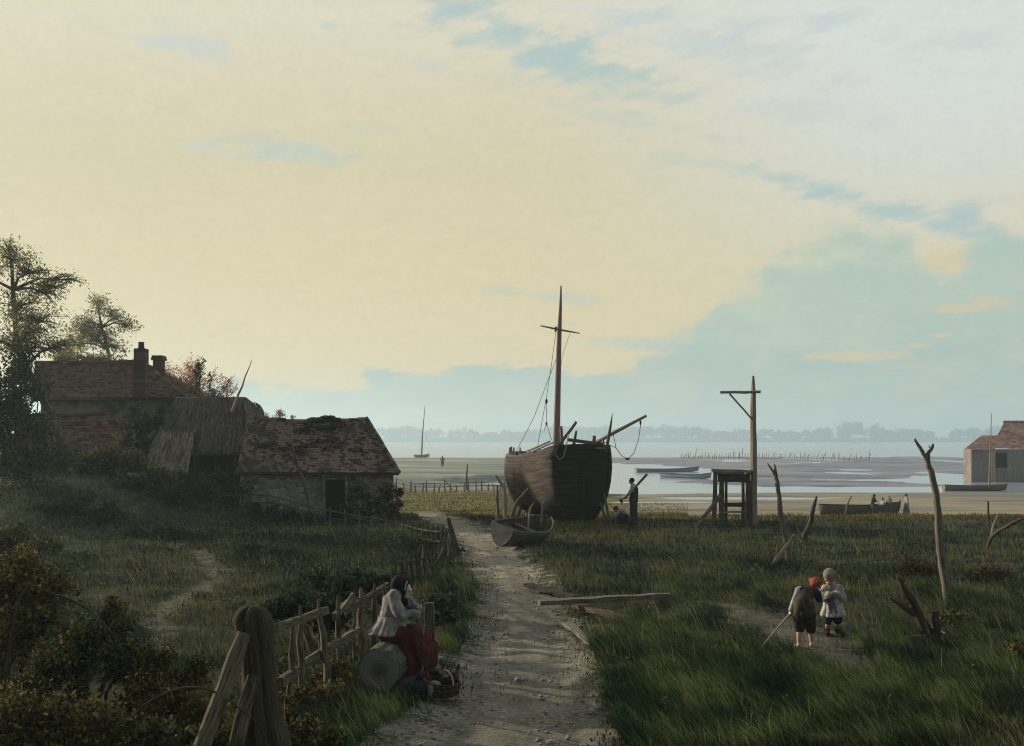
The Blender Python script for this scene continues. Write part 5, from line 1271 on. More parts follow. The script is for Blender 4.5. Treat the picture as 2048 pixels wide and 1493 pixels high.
# hedge weeds behind and under the paling fence
bush(640, 1310, 15.5, 'dark leafy hedge plant behind the middle of the paling fence', [(640, 1165, 17.5, 50, 24), (690, 1180, 17, 40, 30), (600, 1200, 16.5, 50, 26), (660, 1225, 16, 60, 30), (560, 1215, 16, 40, 22)], (tw, M['leaf_dark']), 5200, .08, tw=11)
bush(760, 1180, 21, 'dark leafy clump on the bank behind the woman bonnet', [(745, 1168, 20.5, 40, 16), (785, 1160, 20.8, 34, 16), (700, 1158, 21, 40, 14)], (tw, M['leaf_dark']), 3600, .09)
bush(880, 1250, 18, 'grassy dark bush on the lane bank right of the woman', [(868, 1215, 18.3, 30, 26), (892, 1200, 19.2, 26, 22), (885, 1235, 17.5, 26, 20), (902, 1182, 20.3, 18, 12)], (tw, M['ivy']), 3600, .085)
bush(600, 1440, 12.3, 'russet and green weeds at the foot of the paling fence', [(600, 1385, 12.4, 40, 34), (645, 1390, 12.8, 40, 30), (575, 1430, 11.8, 34, 34), (690, 1370, 13.3, 34, 26), (660, 1340, 13.9, 40, 26)], (tw, M['leaf_autumn']), 4800, .055)
bush(620, 1500, 11, 'trailing green weeds right of the gatepost at the bottom edge', [(610, 1460, 11.1, 44, 30), (650, 1480, 10.9, 44, 24), (590, 1490, 10.7, 30, 30)], (tw, M['leaf_olive']), 2400, .055)
bush(860, 1110, 29.5, 'dark scrub growing through the picket fence by the lane', [(850, 1098, 30.5, 34, 9), (885, 1112, 29, 22, 12), (825, 1090, 33, 26, 8), (850, 1165, 24.5, 30, 10)], (tw, M['leaf_dark']), 1900, .09)
for i, (u, v, y, r, lb) in enumerate(((1945, 1385, 14.6, 34, 'dark thistle clump at the lower right of the meadow'), (1830, 1120, 25, 60, 'low dark heather patch beyond the children towards the right'), (1960, 1115, 24.5, 50, 'low dark heather clump at the right edge before the dead branch'), (1905, 1230, 18.6, 44, 'dark weedy clump at the foot of the tallest forked post'), (2040, 1330, 16, 44, 'brownish dry bush at the right edge of the meadow'))):
    bush(u, v, y, lb, [(u, v - r * .2, y, r, r * .28), (u + r * .7, v - r * .12, y - .1, r * .7, r * .2)], (tw, (M['leaf_olive'] if i in (0, 3) else M['leaf_brown']) if i != 4 else M['leaf_autumn']), 1500, .06 if i < 1 else .07, fit=True)

# ================================================================ far wooded shore, one mass
n = 560; P_ = []; tx = np.sort(RNG.uniform(-1600, 1850, n))
for x in tx:
    yy_ = RNG.uniform(2450, 2560); h = 15 + 22 * float(vnoise(x * .008, 3.3)) + 9 * float(vnoise(x * .03, 8)); h *= .75 + .25 * RNG.random() ; w = h * RNG.uniform(.38, .6)
    if abs(x - 790) < 35: h = max(h, 42)
    zb = gz(x, yy_)
    for k in range(5):
        c = (x + RNG.normal() * w * .45, yy_ + RNG.normal() * 4, zb + h * RNG.uniform(.4, .8)); P_.append(ball(30, c, (w * .55, w * .55, h * .26), .7))
P_.append(np.stack([RNG.uniform(-1600, 1850, 9000), RNG.uniform(2440, 2470, 9000), RNG.uniform(-2, 8, 9000)], 1))
V, F, r = leaves(np.concatenate(P_), 5.0, .8)
tag(np_mesh('far_woods', V, F, M['far_tree'], None, rnd=r), kind='stuff')

# ================================================================ grass
def scatter(n, y0, y1, spread=.56, x0=None, x1=None):
    u = RNG.random(n); yy = y0 * (y1 / y0) ** u; s = RNG.uniform(-spread if x0 is None else x0, spread if x1 is None else x1, n)
    return s * yy, yy


def blades(name, x, y, h, w, lean, mat, segs=2, base=None):
    n = len(x); z = H(x, y) - .02 if base is None else base
    ang = RNG.uniform(0, 6.283, n); d = np.stack([np.cos(ang), np.sin(ang)], 1)
    lx = lean[0] + RNG.normal(0, .28, n); ly = lean[1] + RNG.normal(0, .28, n)
    V = []
    for k in range(segs + 1):
        t = k / segs; c = np.stack([x + lx * h * t ** 1.8, y + ly * h * t ** 1.8, z + h * t * (1 - .18 * t * (lx * lx + ly * ly))], 1)
        ww = (w * (1 - t) ** .7 + .0006)[:, None] * .5
        o = np.concatenate([d, np.zeros((n, 1))], 1) * ww
        V += [c - o, c + o]
    V = np.stack(V, 1).reshape(-1, 3); m = 2 * (segs + 1); b = np.arange(n)[:, None] * m
    F = np.concatenate([b + [2 * k, 2 * k + 1, 2 * k + 3, 2 * k + 2] for k in range(segs)])
    r = RNG.random(n); return tag(np_mesh(name, V, F, mat, None, rnd=np.concatenate([r] * segs)), kind='stuff')


def keep(x, y, edge=.25, wear=True):
    d = lane_d(x, y); k = d > edge * (fbm(x * 1.5, y * 1.5, 2) * 2.4 - .9)
    if wear:
        q = np.minimum(np.minimum(poly_dist(x, y, YARD), poly_dist(x, y, WEAR)), poly_dist(x, y, WEAR2)); k &= (q > .9 * (fbm(x * 2, y * 2, 2) - .62)) | (RNG.random(len(x)) < .12)
    # not inside the buildings or the hulk
    k &= ~((y > 42.2) & (x < -6.2) & (y < 60)); k &= ~((np.abs(x - 2) < 1.4) & (np.abs(y - 44) < 3.4))
    return k


x, y = scatter(195000, 8.5, 24, .74); k = keep(x, y) & (vnoise(x * .9, y * .9) * .7 + RNG.random(len(x)) * .5 > .42); x, y = x[k], y[k]
blades('meadow_grass', x, y, RNG.uniform(.05, .17, len(x)) * (.6 + .9 * vnoise(x * .5 + 3, y * .5)), RNG.uniform(.008, .017, len(x)), (-.25, .05), M['grass'])
x, y = scatter(140000, 22, 48, .70); k = keep(x, y) & (vnoise(x * .6, y * .6) * .7 + RNG.random(len(x)) * .5 > .45); x, y = x[k], y[k]
blades('far_meadow_grass', x, y, RNG.uniform(.07, .22, len(x)) * (.6 + .8 * vnoise(x * .3 + 3, y * .3)), RNG.uniform(.016, .035, len(x)), (-.2, .0), M['grass'])
# long wind-combed grass at the lower right, in tussocks
cx, cy = [], []
for ul, ur, v0, v1, n in ((1270, 1960, 1330, 1500, 230), (1180, 1480, 1240, 1400, 100), (1480, 2050, 1290, 1420, 90), (1780, 2060, 1180, 1330, 60), (1330, 1560, 1130, 1230, 50), (1215, 1300, 1390, 1480, 26), (640, 830, 1400, 1500, 26), (880, 950, 1130, 1300, 34)):
    for _ in range(n):
        v = random.uniform(v0, v1); u = random.uniform(ul, ur); yy_ = CAMZ * FPX / (v - V0); cx.append((u - U0) / FPX * yy_); cy.append(yy_)
cx, cy = np.array(cx), np.array(cy); nb = 75
x = np.repeat(cx, nb) + RNG.normal(0, .11, len(cx) * nb); y = np.repeat(cy, nb) + RNG.normal(0, .10, len(cx) * nb)
hh = np.repeat(RNG.uniform(.16, .42, len(cx)), nb) * RNG.uniform(.5, 1.15, len(x)); k = lane_d(x, y) > -.12
k &= poly_dist(x, y, WEAR) > -.1; x, y, hh = x[k], y[k], hh[k]
blades('long_grass', x, y, hh, RNG.uniform(.006, .013, len(x)), (-.62, .05), M['grass_long'], 4)
# pale dead stalks standing singly through the meadow
x, y = scatter(5200, 9, 40); k = keep(x, y, .1) & (vnoise(x * .55 + 7, y * .55) > .45); x, y = x[k], y[k]
blades('dry_stalks', x, y, RNG.uniform(.15, .5, len(x)), RNG.uniform(.004, .009, len(x)) * (.7 + y / 25), (-.45, .05), M['stalk'], 4)
# dark low undergrowth on the sloping yard
x, y = scatter(5200, 14, 42, x0=-.62, x1=-.06); k = keep(x, y, .3) & (poly_dist(x, y, YARD) > .15) & (x < -2.2) & (vnoise(x * .45 + 11, y * .3) > .42); x, y = x[k], y[k]
c = np.stack([x, y, H(x, y) + .10], 1); c = np.repeat(c, 16, 0) + RNG.normal(0, 1, (len(x) * 16, 3)) * np.array([.16, .16, .07])
V, F, r = leaves(c, .075, .6); tag(np_mesh('yard_undergrowth', V, F, M['leaf_dark'], None, rnd=r), kind='stuff')
# broad-leaved weeds
x, y = scatter(2600, 9, 36); k = keep(x, y, .1) & (vnoise(x * .8 + 2, y * .8 + 5) > .58); x, y = x[k], y[k]
c = np.stack([x, y, H(x, y) + .06], 1); c = np.repeat(c, 14, 0) + RNG.normal(0, 1, (len(x) * 14, 3)) * np.array([.09, .09, .045])
V, F, r = leaves(c, .055, .6); tag(np_mesh('meadow_weeds', V, F, M['leaf_olive'], None, rnd=r), kind='stuff')
# yellow-olive sward round the hulk and the bank behind it
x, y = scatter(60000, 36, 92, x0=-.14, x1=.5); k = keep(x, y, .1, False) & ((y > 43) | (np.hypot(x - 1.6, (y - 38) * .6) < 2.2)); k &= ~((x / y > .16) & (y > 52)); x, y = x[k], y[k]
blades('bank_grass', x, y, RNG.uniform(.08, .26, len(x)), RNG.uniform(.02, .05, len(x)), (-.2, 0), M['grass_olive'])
# ragged verge and pebbles on the lane
x, y = scatter(60000, 8.8, 42, .3); d = lane_d(x, y); k = (d < .1) & (RNG.random(len(x)) < .05 + .9 * S(d, -.8, -.05)) & (fbm(x * 1.6, y * 1.1, 3) > .5 - .14 * S(d, -.7, 0)); x, y = x[k], y[k]
blades('lane_tufts', x, y, RNG.uniform(.02, .09, len(x)), RNG.uniform(.008, .02, len(x)), (-.1, 0), M['grass'])
x, y = scatter(11000, 8.8, 46, .3); k = (lane_d(x, y) < -.05) & (fbm(x * 1.2, y * .8, 3) > .44); x, y = x[k], y[k]; n = len(x)
s = (.005 + .022 * RNG.random(n) ** 2.5) * (1 + y / 30); z = H(x, y) - .07 * S(-lane_d(x, y), -.3, .5) + .012
c = np.stack([x, y, z], 1); o6 = np.array([[1, 0, 0], [0, 1, 0], [-1, 0, 0], [0, -1, 0], [0, 0, .6], [0, 0, -.6]])
V = (c[:, None] + o6[None] * s[:, None, None] * RNG.uniform(.6, 1.3, (n, 6, 1))).reshape(-1, 3); b = np.arange(n)[:, None] * 6
F = np.concatenate([b + f for f in ([0, 1, 4], [1, 2, 4], [2, 3, 4], [3, 0, 4], [1, 0, 5], [2, 1, 5], [3, 2, 5], [0, 3, 5])])
tag(np_mesh('pebbles', V, F, M['rock'], None, rnd=np.tile(RNG.random(n), 8)), kind='stuff')
# ================================================================ people
def hand(mb, w, d, nrm, s, curl=.5, left=1):
    """palm, four fingers of unequal length in two bent joints, and a thumb from the side of the palm"""
    d = Vector(d).normalized(); nrm = Vector(nrm); nrm = (nrm - d * nrm.dot(d)).normalized(); sd = d.cross(nrm) * left
    for k in (-.026, -.009, .009, .026): capsule(mb, w + d * .01 * s + sd * k * .6 * s, w + d * .085 * s + sd * k * s, .015 * s, .0125 * s, 8)
    for k, L in ((-.028, .062), (-.009, .074), (.010, .070), (.028, .055)):
        p = w + d * .085 * s + sd * k * s; c = curl
        q = p + (d * math.cos(c) + nrm * math.sin(c)) * L * .55 * s; r = q + (d * math.cos(2.1 * c) + nrm * math.sin(2.1 * c)) * L * .5 * s
        capsule(mb, p, q, .0105 * s, .0095 * s, 8); capsule(mb, q, r, .0095 * s, .008 * s, 8)
    p = w + d * .025 * s - sd * .026 * s; q = p + (d * .6 - sd * .55 + nrm * .35).normalized() * .045 * s; r = q + (d * .75 + nrm * .5 - sd * .1).normalized() * .036 * s
    capsule(mb, p, q, .013 * s, .011 * s, 8); capsule(mb, q, r, .011 * s, .009 * s, 8)


def head(mb, c, face, up, s):
    f = Vector(face).normalized(); u = Vector(up); u = (u - f * u.dot(f)).normalized(); r = f.cross(u)
    ellipsoid(mb, c + u * .02 * s - f * .008 * s, (.074 * s, .092 * s, .098 * s), [r, f, u])
    ellipsoid(mb, c - u * .045 * s + f * .022 * s, (.056 * s, .064 * s, .066 * s), [r, f, u])            # jaw
    ellipsoid(mb, c - u * .088 * s + f * .066 * s, (.022 * s, .02 * s, .018 * s), [r, f, u])              # chin
    capsule(mb, c + u * .012 * s + f * .082 * s, c - u * .026 * s + f * .102 * s, .009 * s, .014 * s, 8)  # nose
    capsule(mb, c + u * .022 * s + f * .078 * s - r * .035 * s, c + u * .022 * s + f * .078 * s + r * .035 * s, .013 * s, .013 * s, 8)
    for k in (-1, 1): ellipsoid(mb, c + r * k * .074 * s - f * .005 * s - u * .005 * s, (.010 * s, .02 * s, .032 * s), [r, f, u], 10, 6)
    return f, u, r


def face_bits(t, c, f, u, r, s):
    for k in (-1, 1):
        mb = MB(); ellipsoid(mb, c + u * .004 * s + f * .081 * s + r * k * .03 * s, (.012 * s, .006 * s, .007 * s), [r, f, u], 8, 6); mb.build('eye', M['eye'], t)
    mb = MB(); capsule(mb, c - u * .056 * s + f * .083 * s - r * .016 * s, c - u * .056 * s + f * .083 * s + r * .016 * s, .006 * s, .006 * s, 6); mb.build('mouth', M['lip'], t)


def person(label, base, J, s, skin='skin', vox=.009, curl=.9, group=None, faces=True, hs=None):
    hs = hs or s
    """J: joints head, face, up, neck, chest, pelvis, shL/R, elL/R, wrL/R, haL/R, hpL/R, knL/R, anL/R, toeL/R"""
    t = thing('person', base, label, 'person', group); mb = MB(); g = {k: (Vector(v) if k not in ('up',) else Vector(v)) for k, v in J.items()}
    f, u, r = head(mb, g['head'], g['face'], J.get('up', (0, 0, 1)), hs)
    capsule(mb, g['head'] - u * .05 * s - f * .015 * s, g['neck'], .048 * s, .052 * s)
    capsule(mb, g['neck'] - (g['neck'] - g['chest']) * .35, g['chest'], .09 * s, .125 * s); capsule(mb, g['chest'], g['pelvis'], .125 * s, .125 * s)
    capsule(mb, g['shL'], g['shR'], .058 * s, .058 * s); capsule(mb, g['hpL'], g['hpR'], .09 * s, .09 * s)
    for k in 'LR':
        sh, el, wr = g['sh' + k], g['el' + k], g['wr' + k]
        capsule(mb, sh, el, .048 * s, .040 * s); capsule(mb, el, wr, .040 * s, .026 * s)
        d = g['ha' + k] if 'ha' + k in g else (wr - el); nn = Vector(J.get('palm' + k, (f.x * .3, f.y * .3, -.4)))
        hand(mb, wr, d, nn, s, curl, 1 if k == 'L' else -1)
        hp, kn, an, toe = g['hp' + k], g['kn' + k], g['an' + k], g['toe' + k]
        capsule(mb, hp, kn, .082 * s, .056 * s); capsule(mb, kn, kn.lerp(an, .35), .054 * s, .056 * s); capsule(mb, kn.lerp(an, .35), an, .056 * s, .035 * s)
        capsule(mb, an - (toe - an).normalized() * .03 * s, an, .036 * s, .036 * s)
        capsule(mb, an + Vector((0, 0, -.02 * s)), toe, .036 * s, .026 * s)
    melt(mb, 'body', M[skin], t, vox, 2)
    if faces: face_bits(t, g['head'], f, u, r, hs)
    return t, g, f, u, r


def garment(t, name, mat, caps, vox=.011, disp=.012, smooth=3, dscale=9):
    mb = MB()
    for c in caps:
        if len(c) == 4: capsule(mb, *c)
        else: ellipsoid(mb, c[0], c[1], c[2] if len(c) > 2 else None)
    return melt(mb, name, M[mat] if isinstance(mat, str) else mat, t, vox, smooth, disp, dscale)


def skirt(t, name, mat, rings_, n=30, fold=.02, thick=.012, folds=9):
    """cloth tube through ellipses (centre, rx, ry, axis x, axis y) with soft folds"""
    mb = MB(); R_ = []
    m = len(rings_)
    for i in range((m - 1) * 4 + 1):
        a = i / 4; i0 = min(int(a), m - 2); k = a - i0
        c = Vector(rings_[i0][0]).lerp(Vector(rings_[i0 + 1][0]), k); rx = rings_[i0][1] * (1 - k) + rings_[i0 + 1][1] * k; ry = rings_[i0][2] * (1 - k) + rings_[i0 + 1][2] * k
        ring = []
        for j in range(n * 2):
            th = math.pi * j / n; w = 1 + fold * (a / (m - 1) + .25) * (math.sin(folds * th + 1.3 * math.sin(2 * th)) + .5 * math.sin((folds * 2 + 1) * th)) / max(.05, 1) * 4
            ring.append(c + Vector((rx * w * math.cos(th), ry * w * math.sin(th), 0)))
        R_.append(ring)
    mb.loft(R_, close=True); o = mb.build(name, M[mat] if isinstance(mat, str) else mat, t, smooth=True)
    sm = o.modifiers.new('thickness', 'SOLIDIFY'); sm.thickness = thick; return o


V3 = Vector
# ---------------- the log and the old woman seated on it
ly = 13.37; L0 = V3((W(757, 0, ly).x, ly, gz(-1.6, ly) + .255)); LD_ = V3((.16, .98, .03)).normalized()
log = thing('log', (L0.x, L0.y + .4, gz(L0.x, L0.y)), 'thick sawn log on the grass verge with its ringed end towards the lane foot', 'log')
mb = MB(); mb.tube([L0 + LD_ * .012, L0 + LD_ * .3, L0 + LD_ * .7, L0 + LD_ * 1.15], [.272, .278, .27, .265], 26, .035, cap=True); mb.build('bark', M['bark'], log)
m, nt_, b_s, o_ = newmat('sawn_end')
co = coords(nt_); ln_ = nt_.nodes.new('ShaderNodeVectorMath'); ln_.operation = 'DISTANCE'; nt_.links.new(co, ln_.inputs[0])
ctr = L0 - V3(log.location); ln_.inputs[1].default_value = ctr + V3((.012, 0, .01))
dd = E(nt_, ln_.outputs['Value']); nn_ = noise(nt_, co, 7, 4)
n3_ = noise(nt_, co, 26, 4)
rg = ((dd * 190 + nn_ * 16 + n3_ * 3)._m('SINE')) * .5 + .5
cc = mixc(nt_, dd.sm(.02, .17), (.075, .055, .038), (.175, .175, .17)); cc = mixc(nt_, rg * (n3_.sm(.3, .7)) * .4, cc, (.10, .10, .095)); cc = mixc(nt_, dd.sm(.03, .0), cc, (.02, .014, .01)); cc = mixc(nt_, dd.sm(.235, .262), cc, (.06, .06, .055))
cc = mixc(nt_, (nn_ - .5).sm(.0, .3) * .5, cc, (.09, .09, .08))
nt_.links.new(cc, b_s.inputs['Base Color']); b_s.inputs['Roughness'].default_value = .9; bump(nt_, b_s, rg, .5, .01)
mb = MB(); sdx = LD_.cross(V3((0, 0, 1))).normalized(); upx = sdx.cross(LD_)
ring = [L0 + sdx * .262 * math.cos(6.283 * k / 30) * random.uniform(.98, 1.01) + upx * .262 * math.sin(6.283 * k / 30) * random.uniform(.98, 1.01) for k in range(30)]
mb.poly(ring, .02, LD_); mb.build('sawn_end', m, log)

yw = 13.95; s = .92
pel = V3((W(783, 0, yw).x, yw, .66)); fx = V3((.96, -.27, 0)); lf = V3((.27, .96, 0))     # she faces right, a little towards us; lf = her left
che = pel + V3((.04, -.01, .36)); nk = pel + V3((.085, -.03, .535)); hd = V3((W(808, 0, yw).x + .02, yw - .05, W(0, 1181, yw).z))
J = dict(head=hd, face=fx + V3((0, 0, -.10)), neck=nk, chest=che, pelvis=pel,
         shL=nk + lf * .15 + V3((0, 0, -.06)), shR=nk - lf * .15 + V3((0, 0, -.06)), elL=nk + lf * .22 + fx * .13 + V3((0, 0, -.27)), elR=nk - lf * .20 + fx * .12 + V3((0, 0, -.28)),
         wrL=nk + fx * .27 + lf * .05 + V3((0, 0, -.22)), wrR=nk + fx * .26 - lf * .03 + V3((0, 0, -.27)), haL=fx * .6 + V3((.0, .0, .35)) - lf * .5, haR=fx * .7 + V3((0, 0, .3)) + lf * .4, palmL=(.3, -.6, -.3), palmR=(.2, .6, -.4),
         hpL=pel + lf * .08, hpR=pel - lf * .08, knL=pel + fx * .42 + lf * .10 + V3((0, 0, -.03)), knR=pel + fx * .40 - lf * .11 + V3((0, 0, -.06)), anL=pel + fx * .42 + lf * .11 + V3((0, 0, -.56)), anR=pel + fx * .44 - lf * .10 + V3((0, 0, -.57)),
         toeL=pel + fx * .57 + lf * .13 + V3((0, 0, -.62)), toeR=pel + fx * .59 - lf * .10 + V3((0, 0, -.63)))
wom, g, f, u, r = person('seated old woman in black bonnet, grey jacket and red-brown skirt, holding a stick', (pel.x, pel.y, gz(pel.x, pel.y)), J, s, 'skin_pale', .0065, 1.15)
garment(wom, 'jacket', 'jacket', [(nk - V3((0, 0, .05)), che, .10, .155), (che, pel + V3((0, 0, .10)), .155, .155), (J['shL'], J['shR'], .078, .078),
                                  (J['shL'], J['elL'], .078, .068), (J['elL'], J['wrL'], .066, .043), (J['shR'], J['elR'], .08, .07), (J['elR'], J['wrR'] - fx * .01, .068, .045), (pel + fx * .06 + V3((0, 0, .12)), pel + fx * .10 + V3((0, 0, .04)), .14, .13)], .010, .03, 2, 11)
skirt(wom, 'jacket_skirt', 'jacket', [(pel + V3((.02, -.01, .21)), .155, .15), (pel + V3((.01, -.02, .12)), .19, .18), (pel + V3((-.02, -.03, -.015)), .255, .225)], 30, .018, .012, 7)
garment(wom, 'bonnet', 'black', [(hd + u * .03 * s - f * .06, (.105, .10, .125), [r, f, u]), (hd + u * .045 + f * .004, (.112, .045, .125), [r, f, u]), (hd - u * .01 - f * .09, (.09, .06, .10), [r, f, u]), (hd - u * .07 - f * .035, hd - u * .15 - f * .01, .068, .06), (hd - u * .10 - f * .07, nk - f * .03 + V3((0, 0, .02)), .075, .06), (hd + u * .065 - f * .10, (.10, .10, .12), [r, f, u]), (hd + u * .10 - f * .05, (.095, .10, .075), [r, f, u])], .008, .006)
if 0: mb = MB(); ring = [hd + f * .097 + r * .094 * math.cos(a) + u * (.012 + .112 * math.sin(a)) for a in [math.pi * k / 14 - .75 + k * .108 for k in range(15)]]; 
mb = MB(); fr_ = [hd + f * (.03 + .006 * (k % 2)) + r * .10 * math.cos(math.pi * k / 20) + u * (.02 + .125 * math.sin(math.pi * k / 20)) for k in range(21)]
mb.tube(fr_[:8], .007, 5); mb.build('bonnet_frill', M['white'], wom, smooth=True)
kn = (J['knL'] + J['knR']) / 2
skc = [(pel + fx * .0 + V3((0, 0, -.05)), kn + V3((-.02, .0, .0)), .165, .15), (J['hpL'], J['knL'], .14, .115), (J['hpR'], J['knR'], .14, .115)]
for k in range(9):
    o_ = lf * (.15 * (k - 4) / 4); skc.append((kn + o_ * .85 + fx * .02 + V3((0, 0, -.02)), kn + o_ * 1.1 + fx * (.06 + .03 * math.sin(k * 2.1)) + V3((0, 0, -.46)), .07, .062))
skc += [(kn + fx * .10 + lf * k_ + V3((0, 0, -.14)), kn + fx * .08 + lf * k_ * 1.1 + V3((0, 0, -.30)), .07, .08) for k_ in (-.15, -.05, .05, .15)]
skc += [(kn - fx * .16 + lf * .12 + V3((0, 0, -.06)), kn - fx * .10 + lf * .16 + V3((0, 0, -.46)), .09, .08), (kn - fx * .16 - lf * .14 + V3((0, 0, -.06)), kn - fx * .08 - lf * .17 + V3((0, 0, -.46)), .09, .08), (kn - fx * .04 + V3((0, 0, -.1)), kn + V3((0, 0, -.46)), .13, .15)]
garment(wom, 'skirt', 'redskirt', skc, .011, .022, 4, 11)
for k in 'LR': garment(wom, 'boot', 'black', [(g['an' + k] - fx * .03, g['toe' + k], .046, .038), (g['an' + k] + V3((0, 0, .1)), g['an' + k], .05, .047)], .009, 0)
pt = g['wrL'] * .5 + g['wrR'] * .5 + fx * .075 + V3((0, -.03, .03))
ft = W(843, 1350, yw - .46); ft.z = gz(ft.x, ft.y) - .01
stick('walking_stick', [ft, ft.lerp(pt, .5) + V3((.01, 0, 0)), pt + (pt - ft).normalized() * .07], [.011, .013, .016], M['wood'], 'plain walking stick upright in the hands of the seated woman', 'stick', 8, .05)

# ---------------- basket and bundle at her feet
bc = G(888, 1396); bc.z = gz(bc.x, bc.y); bas = thing('basket', bc, 'wicker basket with arched handle, cloths and a bottle inside, at the lane edge', 'basket')
mb = MB(); rings_ = []
for k in range(7):
    rr = .125 + .035 * math.sin(k / 6 * 1.5) + (.005 if k % 2 else -.005)
    rings_.append([bc + V3((rr * 1.25 * math.cos(t_), rr * .8 * math.sin(t_), .01 + .026 * k + .010 * math.cos(2 * t_))) for t_ in [2 * math.pi * j / 40 for j in range(40)]])
mb.loft(rings_, close=True, cap0=True)
for k in range(1, 7): mb.tube(rings_[k] + [rings_[k][0]], .011, 5)
for j in range(0, 40, 2): mb.tube([rings_[k][j] + (rings_[k][j] - bc).normalized() * (.008 if (k + j // 2) % 2 else -.006) for k in range(7)], .008, 4)
mb.build('body', M['basket'], bas)
top = bc + V3((0, 0, .165)); mb = MB(); hp_ = [top + V3((.03 + .09 * math.cos(a), .125 * math.cos(a) * -1, .15 * math.sin(a))) for a in [math.pi * k / 16 for k in range(17)]]; mb.tube(hp_, .012, 6); mb.build('handle', pmat('pale_cane', [(.26, .22, .17), (.38, .33, .27)], 20), bas)
garment(bas, 'cloth', 'straw', [(bc + V3((-.10, -.05, .16)), (.075, .05, .04)), (bc + V3((-.15, -.08, .12)), bc + V3((-.16, -.09, .05)), .042, .026)], .008, .015, 2, 14)
garment(bas, 'black_shawl', 'black', [(bc + V3((.02, .02, .17)), (.125, .085, .055)), (bc + V3((.08, .03, .18)), bc + V3((.11, .04, .25)), .05, .035), (bc + V3((-.05, .05, .2)), bc + V3((-.10, .06, .27)), .04, .028), (bc + V3((-.10, .06, .27)), bc + V3((-.16, .04, .28)), .03, .022)], .008, .01, 2, 12)
mb = MB(); b0 = bc + V3((.11, .03, .11)); ax_ = V3((.25, .1, 1)).normalized(); mb.tube([b0, b0 + ax_ * .12, b0 + ax_ * .16, b0 + ax_ * .19, b0 + ax_ * .25, b0 + ax_ * .255, b0 + ax_ * .28], [.038, .038, .03, .016, .014, .019, .019], 12); mb.build('bottle', M['glass'], bas, smooth=True)
bd = G(832, 1392); mb = MB()
bun = thing('bundle', bd, 'dark blue-black cloth bundle lying on the grass between log and basket', 'bundle')
garment(bun, 'wrap', 'gunny', [(bd + V3((-.04, .05, .10)), (.20, .14, .12)), (bd + V3((.10, .02, .08)), (.15, .12, .09)), (bd + V3((-.16, .0, .06)), (.12, .1, .07))], .009, .03, 2, 9)
mb = MB(); capsule(mb, bd + V3((.02, .0, .19)), bd + V3((.06, -.02, .25)), .03, .045); melt(mb, 'knot', M['gunny'], bun, .008, 2, .01, 14)

# ---------------- the two children
yb = 16.3; s = .78
A_ = lambda u, v, dy=0: W(u, v, yb + dy)
gb = gz(A_(1610, 0).x, yb)
fL, fR = A_(1597, 1296), A_(1623, 1295, .05); fL.z = gz(fL.x, fL.y) + .03; fR.z = gz(fR.x, fR.y) + .03
J = dict(head=A_(1632, 1172, .42), face=(.5, .7, -.95), up=(.3, .7, .6), neck=A_(1621, 1182, .31), chest=A_(1612, 1190, .19), pelvis=A_(1607, 1216, -.02),
         shL=A_(1597, 1181, .2), shR=A_(1634, 1184, .24), elL=A_(1589, 1203, .14), wrL=A_(1582, 1221, .06), elR=A_(1642, 1203, .32), wrR=A_(1644, 1190, .5), haR=(.3, .6, .3), palmL=(.6, .3, -.2), palmR=(0, .2, 1), haL=(-.35, -.2, -1),
         hpL=A_(1599, 1222, -.02), hpR=A_(1618, 1222, 0), knL=A_(1599, 1256, .02), knR=A_(1621, 1256, .05), anL=fL + V3((0, -.02, .03)), anR=fR + V3((0, -.02, .03)), toeL=fL + V3((-.02, .13, 0)), toeR=fR + V3((.02, .13, 0)))
boy, g, f, u, r = person('barefoot red-haired child bending over in dark waistcoat and knee breeches, stick in hand', (A_(1610, 0).x, yb, gb), J, s, 'skin', .006, .95, hs=.95)
garment(boy, 'hair', 'ginger', [(J['head'] + u * .03 - f * .025, (.088, .09, .09), [r, f, u]), (J['head'] + u * .055 + r * .04 - f * .04, (.055, .06, .06), [r, f, u]), (J['head'] + u * .065 - r * .045 - f * .03, (.055, .06, .055), [r, f, u]), (J['head'] - f * .065 - u * .02, (.07, .045, .065), [r, f, u]), (J['head'] + u * .10 - f * .02, (.05, .05, .04), [r, f, u])], .007, .018, 2, 22)
sl_ = [(J['shL'], J['elL'], .055, .046), (J['elL'], J['wrL'] + V3((0, 0, .01)), .046, .034), (J['shR'], J['elR'], .055, .046), (J['elR'], J['wrR'], .046, .034), (J['shL'] + V3((.02, 0, .01)), J['shR'], .05, .05)]
garment(boy, 'shirt', 'white', sl_ + [(J['neck'], J['chest'], .06, .09)], .009, .012, 2, 12)
garment(boy, 'waistcoat', 'brown', [(J['neck'] - V3((0, .02, 0)), J['chest'], .075, .118), (J['chest'], J['pelvis'] + V3((0, 0, .08)), .12, .115), (J['shL'] + V3((.045, 0, .0)), J['shR'] - V3((.02, 0, 0)), .062, .068), (J['shR'] + V3((.0, -.02, -.02)), A_(1638, 1200, .24), .06, .05)], .009, .008, 2, 9)
garment(boy, 'breeches_seat', 'olive', [(J['pelvis'] + V3((-.035, -.01, .04)), (.115, .115, .135)), (J['pelvis'] + V3((.045, .0, .04)), (.11, .11, .13)), (J['pelvis'] + V3((.005, -.01, -.05)), (.105, .12, .12)), (J['hpL'], A_(1599, 1232, 0), .085, .08), (J['hpR'], A_(1620, 1232, .02), .085, .08)], .009, .008, 2, 8)
garment(boy, 'breeches', 'brown', [(A_(1598, 1228, 0), A_(1599, 1258, .03), .09, .075), (A_(1620, 1228, .02), A_(1622, 1258, .05), .09, .075)], .009, .014, 2, 10)
